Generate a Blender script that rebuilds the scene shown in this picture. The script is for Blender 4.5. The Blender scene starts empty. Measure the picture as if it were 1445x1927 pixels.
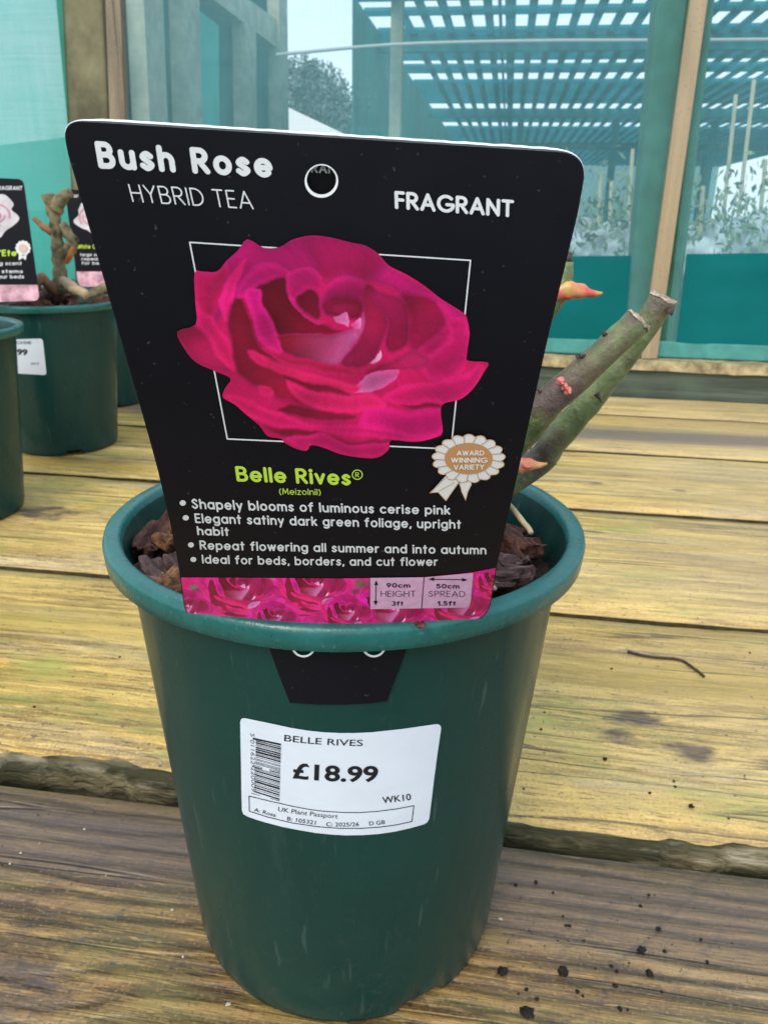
import bpy, bmesh, math, random
import numpy as np
from mathutils import Vector, Matrix, noise as mnoise

random.seed(7)
rng = np.random.RandomState(7)
SC = bpy.context.scene
COL = SC.collection
R = math.radians

# ------------------------------------------------------------------ camera, sky, sun, exposure
FPX, PITCH, ROLL, CZ = 1480.0, R(20.6), R(1.1), 0.3342
CAM = np.array([0.0, 0.0, CZ])
_F = np.array([0, math.cos(PITCH), -math.sin(PITCH)])
_r0 = np.array([1.0, 0, 0]); _u0 = np.array([0, math.sin(PITCH), math.cos(PITCH)])
_r = _r0 * math.cos(ROLL) + _u0 * math.sin(ROLL)
_u = -_r0 * math.sin(ROLL) + _u0 * math.cos(ROLL)
cd = bpy.data.cameras.new('camera'); cam = bpy.data.objects.new('camera', cd); COL.objects.link(cam)
cd.sensor_fit = 'VERTICAL'; cd.sensor_height = 24.0; cd.sensor_width = 18.0
cd.lens = 24.0 * FPX / 1927.0
cd.clip_start = 0.02; cd.clip_end = 2000
cd.dof.use_dof = True; cd.dof.focus_distance = 0.21; cd.dof.aperture_fstop = 29.0
m = Matrix(((_r[0], _u[0], -_F[0], 0), (_r[1], _u[1], -_F[1], 0), (_r[2], _u[2], -_F[2], CZ), (0, 0, 0, 1)))
cam.matrix_world = m
SC.camera = cam

W = bpy.data.worlds.new('World'); SC.world = W; W.use_nodes = True
nt = W.node_tree; bgn = nt.nodes['Background']
sky = nt.nodes.new('ShaderNodeTexSky'); sky.sky_type = 'NISHITA'; sky.sun_disc = False
SUN_EL, SUN_AZ = R(42), R(205)          # azimuth clockwise from +Y
sky.sun_elevation = SUN_EL; sky.sun_rotation = SUN_AZ
sky.air_density = 1.0; sky.dust_density = 4.0; sky.ozone_density = 1.0
tcw = nt.nodes.new('ShaderNodeTexCoord'); cl = nt.nodes.new('ShaderNodeTexNoise'); cl.inputs['Scale'].default_value = 2.6; cl.inputs['Detail'].default_value = 5
nt.links.new(tcw.outputs['Generated'], cl.inputs['Vector'])
clr = nt.nodes.new('ShaderNodeValToRGB'); clr.color_ramp.elements[0].position = 0.3; clr.color_ramp.elements[1].position = 0.7
clr.color_ramp.elements[0].color = (2.7, 3.35, 3.9, 1); clr.color_ramp.elements[1].color = (3.4, 3.95, 4.3, 1)      # overcast cloud cover
nt.links.new(cl.outputs['Fac'], clr.inputs[0])
mxw = nt.nodes.new('ShaderNodeMix'); mxw.data_type = 'RGBA'; mxw.inputs[0].default_value = 0.85
nt.links.new(sky.outputs[0], mxw.inputs[6]); nt.links.new(clr.outputs[0], mxw.inputs[7]); nt.links.new(mxw.outputs[2], bgn.inputs[0]); bgn.inputs[1].default_value = 0.15
sl = bpy.data.lights.new('sun', 'SUN'); so = bpy.data.objects.new('sun', sl); COL.objects.link(so)
sl.energy = 0.9; sl.angle = R(25); sl.color = (1.0, 0.92, 0.80)
sd = Vector((math.sin(SUN_AZ) * math.cos(SUN_EL), math.cos(SUN_AZ) * math.cos(SUN_EL), math.sin(SUN_EL)))
so.rotation_euler = sd.to_track_quat('Z', 'Y').to_euler()
vs = SC.view_settings
vs.view_transform = 'Standard'; vs.look = 'None'; vs.exposure = 1.2; vs.gamma = 1.0; vs.use_curve_mapping = False

# ------------------------------------------------------------------ projection helpers
def rays(P):
    P = np.atleast_2d(np.asarray(P, float))
    return _F + ((P[:, :1] - 722.5) / FPX) * _r - ((P[:, 1:2] - 963.5) / FPX) * _u
YAW = R(8.1)
AX = np.array([math.cos(YAW), -math.sin(YAW), 0]); AY = np.array([math.sin(YAW), math.cos(YAW), 0])
def on_depth(P, D):                      # plane parallel to the netting wall, D metres away
    d = rays(P); return CAM + d * (D / (d @ AY))[:, None]
def on_side(P, A):
    d = rays(P); return CAM + d * (A / (d @ AX))[:, None]
def on_z(P, z):
    d = rays(P); return CAM + d * ((z - CZ) / d[:, 2])[:, None]
def on_y(P, y):
    d = rays(P); return CAM + d * (y / d[:, 1])[:, None]
def loc2w(a, dd, z): return AX * a + AY * dd + np.array([0, 0, z])

# ------------------------------------------------------------------ scene helpers
def tag(o, label=None, cat=None, group=None, kind=None):
    if label: o['label'] = label
    if cat: o['category'] = cat
    if group: o['group'] = group
    if kind: o['kind'] = kind
    return o
def thing(name, loc, label, cat, group=None):
    o = bpy.data.objects.new(name, None); COL.objects.link(o); o.location = loc
    o.empty_display_size = 0.02
    return tag(o, label, cat, group)
def link(name, me, mat=None, parent=None, smooth=False):
    o = bpy.data.objects.new(name, me); COL.objects.link(o)
    if mat: me.materials.append(mat)
    if parent:
        o.parent = parent
        o.matrix_parent_inverse = Matrix.Translation(-Vector(parent.location)) if parent.parent is None else parent_inv(parent)
    if smooth:
        me.polygons.foreach_set('use_smooth', [True] * len(me.polygons))
    return o
def parent_inv(p):
    mm = Matrix.Identity(4); q = p
    chain = []
    while q: chain.append(q); q = q.parent
    for q in reversed(chain):
        mm = mm @ q.matrix_parent_inverse @ q.matrix_basis
    return mm.inverted()
def mesh(name, v, f, mat=None, parent=None, smooth=False):
    me = bpy.data.meshes.new(name); me.from_pydata([tuple(map(float, p)) for p in v], [], [tuple(map(int, q)) for q in f]); me.update()
    return link(name, me, mat, parent, smooth)
def bm_obj(name, bm, mat=None, parent=None, smooth=False):
    me = bpy.data.meshes.new(name); bm.to_mesh(me); bm.free()
    return link(name, me, mat, parent, smooth)
def prism(pts_front, pts_back):          # two matching rings -> closed solid
    n = len(pts_front); v = list(pts_front) + list(pts_back)
    f = [tuple(range(n)), tuple(range(2 * n - 1, n - 1, -1))]
    for i in range(n):
        j = (i + 1) % n; f.append((j, i, n + i, n + j))
    return v, f
def slab_px(name, poly, D, th, mat, parent=None, bev=0.0):   # a board with its front face in the wall plane at depth D
    fr = on_depth(poly, D); bk = fr + AY * th
    v, f = prism(fr, bk)
    o = mesh(name, v, f, mat, parent)
    fix_normals(o)
    if bev:
        md = o.modifiers.new('bevel', 'BEVEL'); md.width = bev; md.segments = 2
    return o
def fix_normals(o):
    bm = bmesh.new(); bm.from_mesh(o.data); bmesh.ops.recalc_face_normals(bm, faces=bm.faces); bm.to_mesh(o.data); bm.free()
def box_loc(name, a0, a1, d0, d1, z0, z1, mat, parent=None, bev=0.0):
    v = [loc2w(a, d, z) for z in (z0, z1) for (a, d) in ((a0, d0), (a1, d0), (a1, d1), (a0, d1))]
    f = [(3, 2, 1, 0), (4, 5, 6, 7), (0, 1, 5, 4), (1, 2, 6, 5), (2, 3, 7, 6), (3, 0, 4, 7)]
    o = mesh(name, v, f, mat, parent)
    if bev:
        md = o.modifiers.new('bevel', 'BEVEL'); md.width = bev; md.segments = 2
    return o
def tube(path, radii, n=12, caps=True, jitter=0.0):
    path = [Vector(p) for p in path]; v = []; f = []
    up = Vector((0.13, 0.2, 1)).normalized()
    for i, p in enumerate(path):
        t = (path[min(i + 1, len(path) - 1)] - path[max(i - 1, 0)]).normalized()
        s = t.cross(up)
        if s.length < 1e-3: s = t.cross(Vector((1, 0, 0)))
        s.normalize(); w = s.cross(t)
        for k in range(n):
            a = 2 * math.pi * k / n
            rr = radii[i] * (1 + jitter * mnoise.noise(Vector((p.x * 160 + math.cos(a), p.y * 160 + math.sin(a), p.z * 160))))
            v.append(p + (s * math.cos(a) + w * math.sin(a)) * rr)
    for i in range(len(path) - 1):
        for k in range(n):
            f.append((i * n + k, i * n + (k + 1) % n, (i + 1) * n + (k + 1) % n, (i + 1) * n + k))
    if caps:
        f.append(tuple(range(n - 1, -1, -1))); f.append(tuple(range((len(path) - 1) * n, len(path) * n)))
    return v, f
def interp_path(pts, n):
    pts = [np.array(p, float) for p in pts]; out = []
    P = [2 * pts[0] - pts[1]] + pts + [2 * pts[-1] - pts[-2]]
    for i in range(1, len(P) - 2):
        for k in range(n):
            t = k / n
            out.append(0.5 * ((2 * P[i]) + (-P[i - 1] + P[i + 1]) * t + (2 * P[i - 1] - 5 * P[i] + 4 * P[i + 1] - P[i + 2]) * t * t + (-P[i - 1] + 3 * P[i] - 3 * P[i + 1] + P[i + 2]) * t ** 3))
    out.append(pts[-1]); return out

# ------------------------------------------------------------------ materials
def s2l(c):
    c = np.asarray(c, float) / 255.0
    return np.where(c <= 0.04045, c / 12.92, ((c + 0.055) / 1.055) ** 2.4)
class NT:
    def __init__(self, name):
        self.m = bpy.data.materials.new(name); self.m.use_nodes = True
        self.t = self.m.node_tree; self.b = self.t.nodes['Principled BSDF']; self.out = self.t.nodes['Material Output']
    def n(self, typ, **kw):
        nd = self.t.nodes.new(typ)
        for k, v in kw.items(): setattr(nd, k, v)
        return nd
    def l(self, a, b): self.t.links.new(a, b)
    def math(self, op, a, b=None, c=None, clamp=False):
        nd = self.n('ShaderNodeMath', operation=op); nd.use_clamp = clamp
        for i, x in enumerate((a, b, c)):
            if x is None: continue
            if isinstance(x, (int, float)): nd.inputs[i].default_value = x
            else: self.l(x, nd.inputs[i])
        return nd.outputs[0]
    def noise(self, vec, scale, detail=4, rough=0.55, dist=0.0):
        nd = self.n('ShaderNodeTexNoise'); nd.inputs['Scale'].default_value = scale
        nd.inputs['Detail'].default_value = detail; nd.inputs['Roughness'].default_value = rough; nd.inputs['Distortion'].default_value = dist
        if vec is not None: self.l(vec, nd.inputs['Vector'])
        return nd.outputs['Fac']
    def ramp(self, fac, stops, interp='LINEAR'):
        nd = self.n('ShaderNodeValToRGB'); cr = nd.color_ramp; cr.interpolation = interp
        while len(cr.elements) < len(stops): cr.elements.new(0.5)
        for e, (p, c) in zip(cr.elements, stops):
            e.position = p
            c = c if not isinstance(c, (int, float)) else (c, c, c)
            e.color = (c[0], c[1], c[2], 1)
        self.l(fac, nd.inputs[0]); return nd.outputs[0]
    def mix(self, fac, a, b, blend='MIX'):
        nd = self.n('ShaderNodeMix', data_type='RGBA', blend_type=blend)
        for i, x in ((0, fac), (6, a), (7, b)):
            if isinstance(x, (int, float)): nd.inputs[i].default_value = x
            elif isinstance(x, (tuple, list, np.ndarray)): nd.inputs[i].default_value = (x[0], x[1], x[2], 1)
            else: self.l(x, nd.inputs[i])
        return nd.outputs[2]
    def obj(self): return self.n('ShaderNodeTexCoord').outputs['Object']
    def mapv(self, vec, scale=(1, 1, 1), loc=(0, 0, 0)):
        nd = self.n('ShaderNodeMapping'); nd.inputs['Scale'].default_value = scale; nd.inputs['Location'].default_value = loc
        self.l(vec, nd.inputs['Vector']); return nd.outputs[0]
    def bump(self, h, strength, dist):
        nd = self.n('ShaderNodeBump'); nd.inputs['Strength'].default_value = strength; nd.inputs['Distance'].default_value = dist
        self.l(h, nd.inputs['Height']); self.l(nd.outputs[0], self.b.inputs['Normal'])
def plain(name, col, rough=0.6, spec=0.4, var=0.0, scale=40, bump=0.0):
    k = NT(name); k.b.inputs['Roughness'].default_value = rough; k.b.inputs['Specular IOR Level'].default_value = spec
    if var or bump:
        nz = k.noise(k.obj(), scale, 5, 0.6)
        c = np.array(col)
        k.l(k.ramp(nz, [(0.3, c * (1 - var)), (0.7, c * (1 + var))]), k.b.inputs['Base Color'])
        if bump: k.bump(nz, 0.5, bump)
    else: k.b.inputs['Base Color'].default_value = (*col, 1)
    return k.m

def wood(name, seed, light, mid, dark, freq=55, contrast=0.5, warp=1.6, knots=(), green=0.3, stain=0.2, ridge=0.0006, saw=0.0, xs=1.0, yellow=0.3, bands=(), tanr=0.4, kcore=0.62):
    """weathered board, local x along the grain, y across"""
    k = NT(name); co = k.obj()
    mp = k.mapv(co, (1, 1, 1), (seed * 3.7, seed * 1.3, seed * 0.7))
    sep = k.n('ShaderNodeSeparateXYZ'); k.l(co, sep.inputs[0]); X, Y = sep.outputs[0], sep.outputs[1]
    w1 = k.noise(k.mapv(mp, (1.6, 7, 1)), 1.0, 3, 0.5)
    w2 = k.noise(k.mapv(mp, (7, 40, 1)), 1.0, 2, 0.5)
    q = k.math('MULTIPLY', Y, freq)
    q = k.math('ADD', q, k.math('MULTIPLY', w1, warp * 5)); q = k.math('ADD', q, k.math('MULTIPLY', w2, 1.5)); q = k.math('ADD', q, k.math('MULTIPLY', k.noise(k.mapv(mp, (26, 150, 1)), 1.0, 3, 0.6), 0.5))
    core = None
    for (kx, ky, kr, amp) in knots:
        dx = k.math('MULTIPLY', k.math('SUBTRACT', X, kx), 0.62 / kr); dy = k.math('MULTIPLY', k.math('SUBTRACT', Y, ky), 1.0 / kr)
        d2 = k.math('ADD', k.math('MULTIPLY', dx, dx), k.math('MULTIPLY', dy, dy))
        d2 = k.math('ADD', d2, k.math('MULTIPLY', k.math('SUBTRACT', k.noise(k.mapv(mp, (22, 38, 1)), 1.0, 4, 0.65), 0.5), 2.6))
        e = k.math('POWER', 2.718, k.math('MULTIPLY', d2, -0.5))
        q = k.math('ADD', q, k.math('MULTIPLY', e, amp))
        c = k.math('POWER', 2.718, k.math('MULTIPLY', d2, -2.2))
        core = c if core is None else k.math('ADD', core, c)
    s = k.math('MULTIPLY_ADD', k.math('SINE', k.math('MULTIPLY', q, 6.2832)), 0.5, 0.5)
    s = k.math('POWER', s, 1.35)
    fine = k.noise(k.mapv(mp, (9, 420, 1)), 1.0, 4, 0.65)
    fine2 = k.noise(k.mapv(mp, (2.5, 120, 1)), 1.0, 3, 0.6)
    patch = k.noise(k.mapv(mp, (2.2, 9, 1)), 1.0, 4, 0.6)
    streak = k.noise(k.mapv(mp, (2.4, 50, 1)), 1.0, 4, 0.65)
    base = k.mix(k.ramp(patch, [(0.35, 0.0), (0.65, 1.0)]), mid, light)
    ylw = k.math('MULTIPLY', k.ramp(streak, [(0.44, 0.0), (0.68, 1.0)]), k.ramp(k.noise(k.mapv(mp, (1.7, 4, 1), (11, 5, 0)), 1.0, 3, 0.5), [(0.4, 0.1), (0.62, yellow)]))
    base = k.mix(ylw, base, (0.60, 0.40, 0.085))
    hue = k.noise(k.mapv(mp, (2.4, 16, 1), (3, 3, 0)), 1.0, 5, 0.62)
    base = k.mix(k.ramp(hue, [(0.48, 0.0), (0.64, 0.65)]), base, np.array(dark) * 1.7 + np.array((0.06, 0.035, 0.035)))
    grey = k.noise(k.mapv(mp, (3.5, 22, 1), (8, 1, 0)), 1.0, 5, 0.65)
    base = k.mix(k.ramp(grey, [(0.52, 0.0), (0.66, 0.55)]), base, (0.36, 0.32, 0.26))
    g = k.math('MULTIPLY', k.ramp(k.noise(k.mapv(mp, (1, 1, 1), (9, 2, 0)), 3.0, 3, 0.5), [(0.3, 0.35), (0.65, 1.0)]), s)
    base = k.mix(k.math('MULTIPLY', g, contrast), base, dark)
    gl = k.noise(k.mapv(mp, (7.0, 185, 1), (6, 1, 0)), 1.0, 6, 0.72)
    gm = k.ramp(k.noise(k.mapv(mp, (5, 13, 1), (1, 6, 0)), 1.0, 4, 0.6), [(0.38, 0.1), (0.62, 1.0)])
    base = k.mix(k.math('MULTIPLY', k.ramp(gl, [(0.50, 0.0), (0.585, 0.85)]), gm), base, np.array(dark) * 0.9)
    base = k.mix(k.ramp(gl, [(0.38, 0.45), (0.45, 0.0)]), base, np.array(light) * 1.15)
    ck = k.noise(k.mapv(mp, (1.3, 26, 1), (2, 5, 0)), 1.0, 3, 0.5)
    crack = k.math('MULTIPLY', k.ramp(k.math('ABSOLUTE', k.math('SUBTRACT', ck, 0.5)), [(0.003, 1.0), (0.012, 0.0)]), k.ramp(k.noise(k.mapv(mp, (3.4, 5, 1), (7, 7, 0)), 1.0, 3), [(0.52, 0.0), (0.58, 0.9)]))
    base = k.mix(crack, base, (0.05, 0.035, 0.02))
    base = k.mix(k.ramp(fine2, [(0.52, 0.0), (0.78, 0.5)]), base, np.array(dark) * 0.9)
    base = k.mix(k.ramp(fine, [(0.58, 0.0), (0.8, 0.35)]), base, np.array(light) * 1.15)
    fib = k.noise(k.mapv(mp, (24, 620, 1), (4, 9, 0)), 1.0, 4, 0.7)
    base = k.mix(k.ramp(fib, [(0.56, 0.0), (0.66, 0.55)]), base, np.array(dark) * 0.7)
    grit = k.noise(mp, 520.0, 3, 0.65)
    base = k.mix(k.ramp(grit, [(0.57, 0.0), (0.66, 0.55)]), base, np.array(dark) * 0.6)
    dash = k.noise(k.mapv(mp, (55, 420, 1), (2, 2, 0)), 1.0, 3, 0.6)
    base = k.mix(k.ramp(dash, [(0.60, 0.0), (0.66, 0.7)]), base, np.array(dark) * 0.55)
    base = k.mix(k.ramp(dash, [(0.33, 0.45), (0.39, 0.0)]), base, np.array(light) * 1.2)
    base = k.mix(k.ramp(grit, [(0.33, 0.45), (0.42, 0.0)]), base, np.array(light) * 1.2)
    if green:
        gn = k.noise(k.mapv(mp, (3, 7, 1), (4, 4, 0)), 2.0, 6, 0.7)
        base = k.mix(k.ramp(gn, [(0.54, 0.0), (0.68, green)]), base, (0.27, 0.30, 0.06))
        gn2 = k.noise(k.mapv(mp, (5, 11, 1), (1, 8, 0)), 1.6, 6, 0.75)
        base = k.mix(k.ramp(gn2, [(0.57, 0.0), (0.70, green * 0.8)]), base, (0.13, 0.17, 0.06))
    if stain:
        sn = k.noise(k.mapv(mp, (2.4, 12, 1), (2, 7, 0)), 1.4, 5, 0.65)
        base = k.mix(k.ramp(sn, [(0.55, 0.0), (0.72, stain)]), base, (0.085, 0.065, 0.06))
    tx_ = k.ramp(k.math('ADD', X, k.math('MULTIPLY', k.math('SUBTRACT', w1, 0.5), 0.5)), [(0.02, 0.0), (0.30, tanr)])
    base = k.mix(tx_, base, (0.47, 0.36, 0.22))
    for (by, bw, bc, ba) in bands:                      # a long streak of its own colour along the board
        dd = k.math('ABSOLUTE', k.math('SUBTRACT', k.math('ADD', Y, k.math('MULTIPLY', k.math('SUBTRACT', w1, 0.5), 0.05)), by))
        fcb = k.math('MULTIPLY', k.ramp(k.math('ADD', k.math('DIVIDE', dd, bw * 2), k.math('MULTIPLY', k.math('SUBTRACT', fine2, 0.5), 0.5)), [(0.2, 1.0), (0.6, 0.0)]), ba)
        base = k.mix(fcb, base, bc)
    if core is not None:
        base = k.mix(k.ramp(core, [(0.25, 0.0), (0.9, kcore)]), base, (0.085, 0.06, 0.05))
    if saw:
        sx = k.math('ADD', k.math('MULTIPLY', X, 34.0), k.math('MULTIPLY', Y, -30.0))
        sx = k.math('ADD', sx, k.math('MULTIPLY', patch, 3.0))
        sv = k.math('POWER', k.math('MULTIPLY_ADD', k.math('SINE', k.math('MULTIPLY', sx, 6.2832)), 0.5, 0.5), 24.0)
        sv = k.math('MULTIPLY', sv, k.ramp(k.noise(mp, 6.0, 3), [(0.45, 0.0), (0.62, saw)]))
        base = k.mix(sv, base, (0.05, 0.045, 0.05))
    spk = k.n('ShaderNodeTexVoronoi'); spk.inputs['Scale'].default_value = 95.0; k.l(mp, spk.inputs['Vector'])
    base = k.mix(k.ramp(spk.outputs['Distance'], [(0.07, 0.75), (0.13, 0.0)]), base, (0.06, 0.05, 0.045))
    k.l(base, k.b.inputs['Base Color'])
    k.l(k.ramp(patch, [(0.35, 0.24), (0.65, 0.62)]), k.b.inputs['Roughness']); k.b.inputs['Specular IOR Level'].default_value = 0.5
    h = k.math('ADD', k.math('MULTIPLY', crack, -2.5), k.math('MULTIPLY', gl, -1.2)); h = k.math('ADD', h, k.math('MULTIPLY', s, -1.0)); h = k.math('ADD', h, k.math('ADD', k.math('MULTIPLY', fine, 0.5), k.math('MULTIPLY', fine2, 0.7)))
    k.bump(h, 0.7, ridge)
    return k.m

def net_mat(name, thread, cover, var=0.12, trans=0.5, tv=None):
    tv = var if tv is None else tv
    k = NT(name); k.t.nodes.remove(k.b)
    dif = k.n('ShaderNodeBsdfDiffuse'); tr = k.n('ShaderNodeBsdfTranslucent'); tp = k.n('ShaderNodeBsdfTransparent')
    co = k.obj()
    big = k.noise(co, 2.2, 4, 0.6)
    thr = k.noise(k.mapv(co, (6, 6, 260)), 1.0, 2, 0.7)
    thr2 = k.noise(k.mapv(co, (260, 260, 6)), 1.0, 2, 0.7)
    c = np.array(thread)
    cr = k.ramp(big, [(0.3, c * 0.8), (0.7, np.minimum(c * 1.2, 0.9))])
    k.l(cr, dif.inputs[0]); k.l(cr, tr.inputs[0])
    m1 = k.n('ShaderNodeMixShader'); m1.inputs[0].default_value = trans; k.l(dif.outputs[0], m1.inputs[1]); k.l(tr.outputs[0], m1.inputs[2])
    fac = k.math('ADD', k.math('MULTIPLY', k.math('SUBTRACT', k.math('ADD', thr, thr2), 1.0), tv * 2.2), k.math('MULTIPLY_ADD', k.math('SUBTRACT', big, 0.5), var * 2, cover), clamp=True)
    m2 = k.n('ShaderNodeMixShader'); k.l(fac, m2.inputs[0]); k.l(tp.outputs[0], m2.inputs[1]); k.l(m1.outputs[0], m2.inputs[2])
    k.l(m2.outputs[0], k.out.inputs[0]); return k.m

def pot_mat(name):
    k = NT(name); co = k.obj()
    n1 = k.noise(co, 14, 6, 0.65); n2 = k.noise(k.mapv(co, (1, 1, 0.25)), 60, 4, 0.6); sp = k.noise(co, 900, 2, 0.5)
    base = k.ramp(n1, [(0.3, (0.0022, 0.030, 0.026)), (0.7, (0.0032, 0.040, 0.035))])
    base = k.mix(k.ramp(n2, [(0.55, 0.0), (0.85, 0.22)]), base, (0.016, 0.05, 0.044))
    base = k.mix(k.ramp(sp, [(0.72, 0.0), (0.77, 0.3)]), base, (0.06, 0.10, 0.09))
    sc = k.noise(k.mapv(co, (30, 30, 5)), 1.0, 6, 0.75); spl = k.noise(co, 260, 5, 0.7); sepz = k.n('ShaderNodeSeparateXYZ'); k.l(co, sepz.inputs[0])
    low_ = k.ramp(k.math('ADD', k.math('MULTIPLY', sepz.outputs[2], 6.0), k.math('MULTIPLY', n1, .8)), [(0.35, 1.0), (1.0, 0.25)])
    base = k.mix(k.math('MULTIPLY', k.ramp(spl, [(0.565, 0.0), (0.66, .55)]), low_), base, (0.035, 0.055, 0.045))
    base = k.mix(k.ramp(sc, [(0.60, 0.0), (0.72, .35)]), base, (0.03, 0.07, 0.06))
    scr = k.noise(k.mapv(co, (300, 300, 14)), 1.0, 2, 0.5)
    base = k.mix(k.ramp(scr, [(0.665, 0.0), (0.74, .45)]), base, (0.06, 0.10, 0.09))
    k.l(base, k.b.inputs['Base Color'])
    k.l(k.ramp(n2, [(0.3, 0.22), (0.75, 0.45)]), k.b.inputs['Roughness']); k.b.inputs['Specular IOR Level'].default_value = 0.36
    k.bump(k.math('ADD', n1, k.math('MULTIPLY', sp, 0.25)), 0.25, 0.0006)
    return k.m
def rim_mat(name):
    k = NT(name); co = k.obj()
    n1 = k.noise(co, 60, 5, 0.65); sp = k.noise(co, 420, 3, 0.6)
    base = k.ramp(n1, [(0.3, (0.006, 0.085, 0.078)), (0.7, (0.014, 0.13, 0.125))])  # lighter green than the body: sky sheen put into the rim colour
    base = k.mix(k.ramp(sp, [(0.60, 0.0), (0.72, 0.28)]), base, (0.10, 0.27, 0.28))
    base = k.mix(k.ramp(sp, [(0.28, 0.5), (0.36, 0.0)]), base, (0.01, 0.04, 0.035))
    k.l(base, k.b.inputs['Base Color']); k.l(k.ramp(n1, [(0.35, 0.2), (0.65, 0.42)]), k.b.inputs['Roughness'])
    k.bump(k.math('ADD', n1, sp), 0.35, 0.0006)
    return k.m
def attr_mat(name, rough=0.4):
    k = NT(name); a = k.n('ShaderNodeVertexColor'); a.layer_name = 'print'
    k.l(a.outputs[0], k.b.inputs['Base Color']); k.b.inputs['Roughness'].default_value = rough; k.b.inputs['Specular IOR Level'].default_value = 0.35
    return k.m

M_POT = pot_mat('green_plastic'); M_RIM = rim_mat('green_rim_sheen')
M_BLACK = plain('black_card', (0.0052, 0.005, 0.0095), 0.42, 0.30)
k = NT('black_card_worn'); co = k.obj(); sp = k.noise(co, 700, 3, 0.5); sm = k.noise(co, 45, 4, 0.6)
b_ = k.mix(k.ramp(sp, [(0.705, 0.0), (0.735, 0.5)]), (0.0034, 0.0033, 0.0068), (0.10, 0.07, 0.05))
k.l(b_, k.b.inputs['Base Color']); k.l(k.ramp(sm, [(0.3, 0.36), (0.7, 0.52)]), k.b.inputs['Roughness']); k.b.inputs['Specular IOR Level'].default_value = 0.2
M_BLACK = k.m
M_WHITE = plain('white_card_core', (0.80, 0.82, 0.85), 0.6, 0.3)
M_INK_W = plain('white_ink', (0.68, 0.70, 0.73), 0.45, 0.3, 0.05, 300)
M_INK_Y = plain('lime_ink', tuple(s2l((192, 222, 74)) * 0.95), 0.45, 0.3)
M_INK_K = plain('black_ink', (0.012, 0.012, 0.016), 0.6, 0.2)
M_INK_GREY = plain('grey_ink', (0.12, 0.12, 0.14), 0.6, 0.2)
M_TAN = plain('tan_ink', tuple(s2l((186, 138, 92))), 0.5, 0.3)
M_PRINT = attr_mat('printed_picture')
M_PAPER = plain('white_sticker_paper', (0.60, 0.655, 0.75), 0.42, 0.35, 0.03, 50, 0.0009)

# ------------------------------------------------------------------ flat print: fields -> clean polygons
def sdf_poly(X, Y, pts):
    pts = np.asarray(pts, float); d2 = np.full(X.shape, 1e18); ins = np.zeros(X.shape, bool)
    for i in range(len(pts)):
        a = pts[i]; b = pts[(i + 1) % len(pts)]; e = b - a; L = e @ e
        if L < 1e-12: continue
        t = np.clip(((X - a[0]) * e[0] + (Y - a[1]) * e[1]) / L, 0, 1)
        d2 = np.minimum(d2, (X - a[0] - t * e[0]) ** 2 + (Y - a[1] - t * e[1]) ** 2)
        c = (a[1] > Y) != (b[1] > Y)
        if e[1] != 0: ins ^= c & (X < a[0] + (Y - a[1]) * e[0] / e[1])
    return np.where(ins, 1, -1) * np.sqrt(d2)
def dist_line(X, Y, pts):
    d2 = np.full(X.shape, 1e18)
    pts = np.asarray(pts, float)
    if len(pts) == 1: return np.sqrt((X - pts[0, 0]) ** 2 + (Y - pts[0, 1]) ** 2)
    for a, b in zip(pts[:-1], pts[1:]):
        e = b - a; L = max(e @ e, 1e-12)
        t = np.clip(((X - a[0]) * e[0] + (Y - a[1]) * e[1]) / L, 0, 1)
        d2 = np.minimum(d2, (X - a[0] - t * e[0]) ** 2 + (Y - a[1] - t * e[1]) ** 2)
    return np.sqrt(d2)
def iso_fill(Fd):
    """Fd > 0 inside. Returns vertices in (col,row) grid units and faces."""
    Fd = np.where(Fd == 0, 1e-9, Fd)
    ny, nx = Fd.shape; I = Fd > 0
    idx = -np.ones(Fd.shape, int); verts = []
    c = I[:-1, :-1].astype(int) + I[1:, :-1] + I[:-1, 1:] + I[1:, 1:]
    used = np.zeros(Fd.shape, bool)
    cells = c > 0
    for dy in (0, 1):
        for dx in (0, 1): used[dy:ny - 1 + dy, dx:nx - 1 + dx] |= cells
    used &= I
    ys, xs = np.nonzero(used); idx[ys, xs] = np.arange(len(ys))
    V = [np.c_[xs, ys].astype(float)]; nv = len(ys)
    fy, fx = np.nonzero(c == 4)
    quads = np.c_[idx[fy, fx], idx[fy + 1, fx], idx[fy + 1, fx + 1], idx[fy, fx + 1]]
    faces = quads.tolist(); extra = []; ed = {}
    by, bx = np.nonzero((c > 0) & (c < 4))
    for y, x in zip(by, bx):
        cs = ((y, x), (y + 1, x), (y + 1, x + 1), (y, x + 1)); poly = []
        for i in range(4):
            p = cs[i]; q = cs[(i + 1) % 4]; fp = Fd[p]; fq = Fd[q]
            if fp > 0: poly.append(int(idx[p]))
            if (fp > 0) != (fq > 0):
                key = (p, q) if p < q else (q, p)
                if key not in ed:
                    t = fp / (fp - fq); t = min(max(t, 0.02), 0.98)
                    ed[key] = nv + len(extra); extra.append((p[1] + (q[1] - p[1]) * t, p[0] + (q[0] - p[0]) * t))
                poly.append(ed[key])
        if len(poly) >= 3: faces.append(poly)
    if extra: V.append(np.array(extra))
    return np.vstack(V), faces
def grid(x0, y0, x1, y1, st):
    xs = np.arange(x0, x1 + st, st); ys = np.arange(y0, y1 + st, st)
    return np.meshgrid(xs, ys)
def merge(lst):
    V = []; Fc = []; n = 0
    for v, f in lst:
        V.append(np.asarray(v, float)); Fc += [[i + n for i in q] for q in f]; n += len(v)
    return (np.vstack(V) if V else np.zeros((0, 2))), Fc
def fill_field(fn, box, st):
    X, Y = grid(*box, st); v, f = iso_fill(fn(X, Y))
    return np.c_[box[0] + v[:, 0] * st, box[1] + v[:, 1] * st], f
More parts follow.
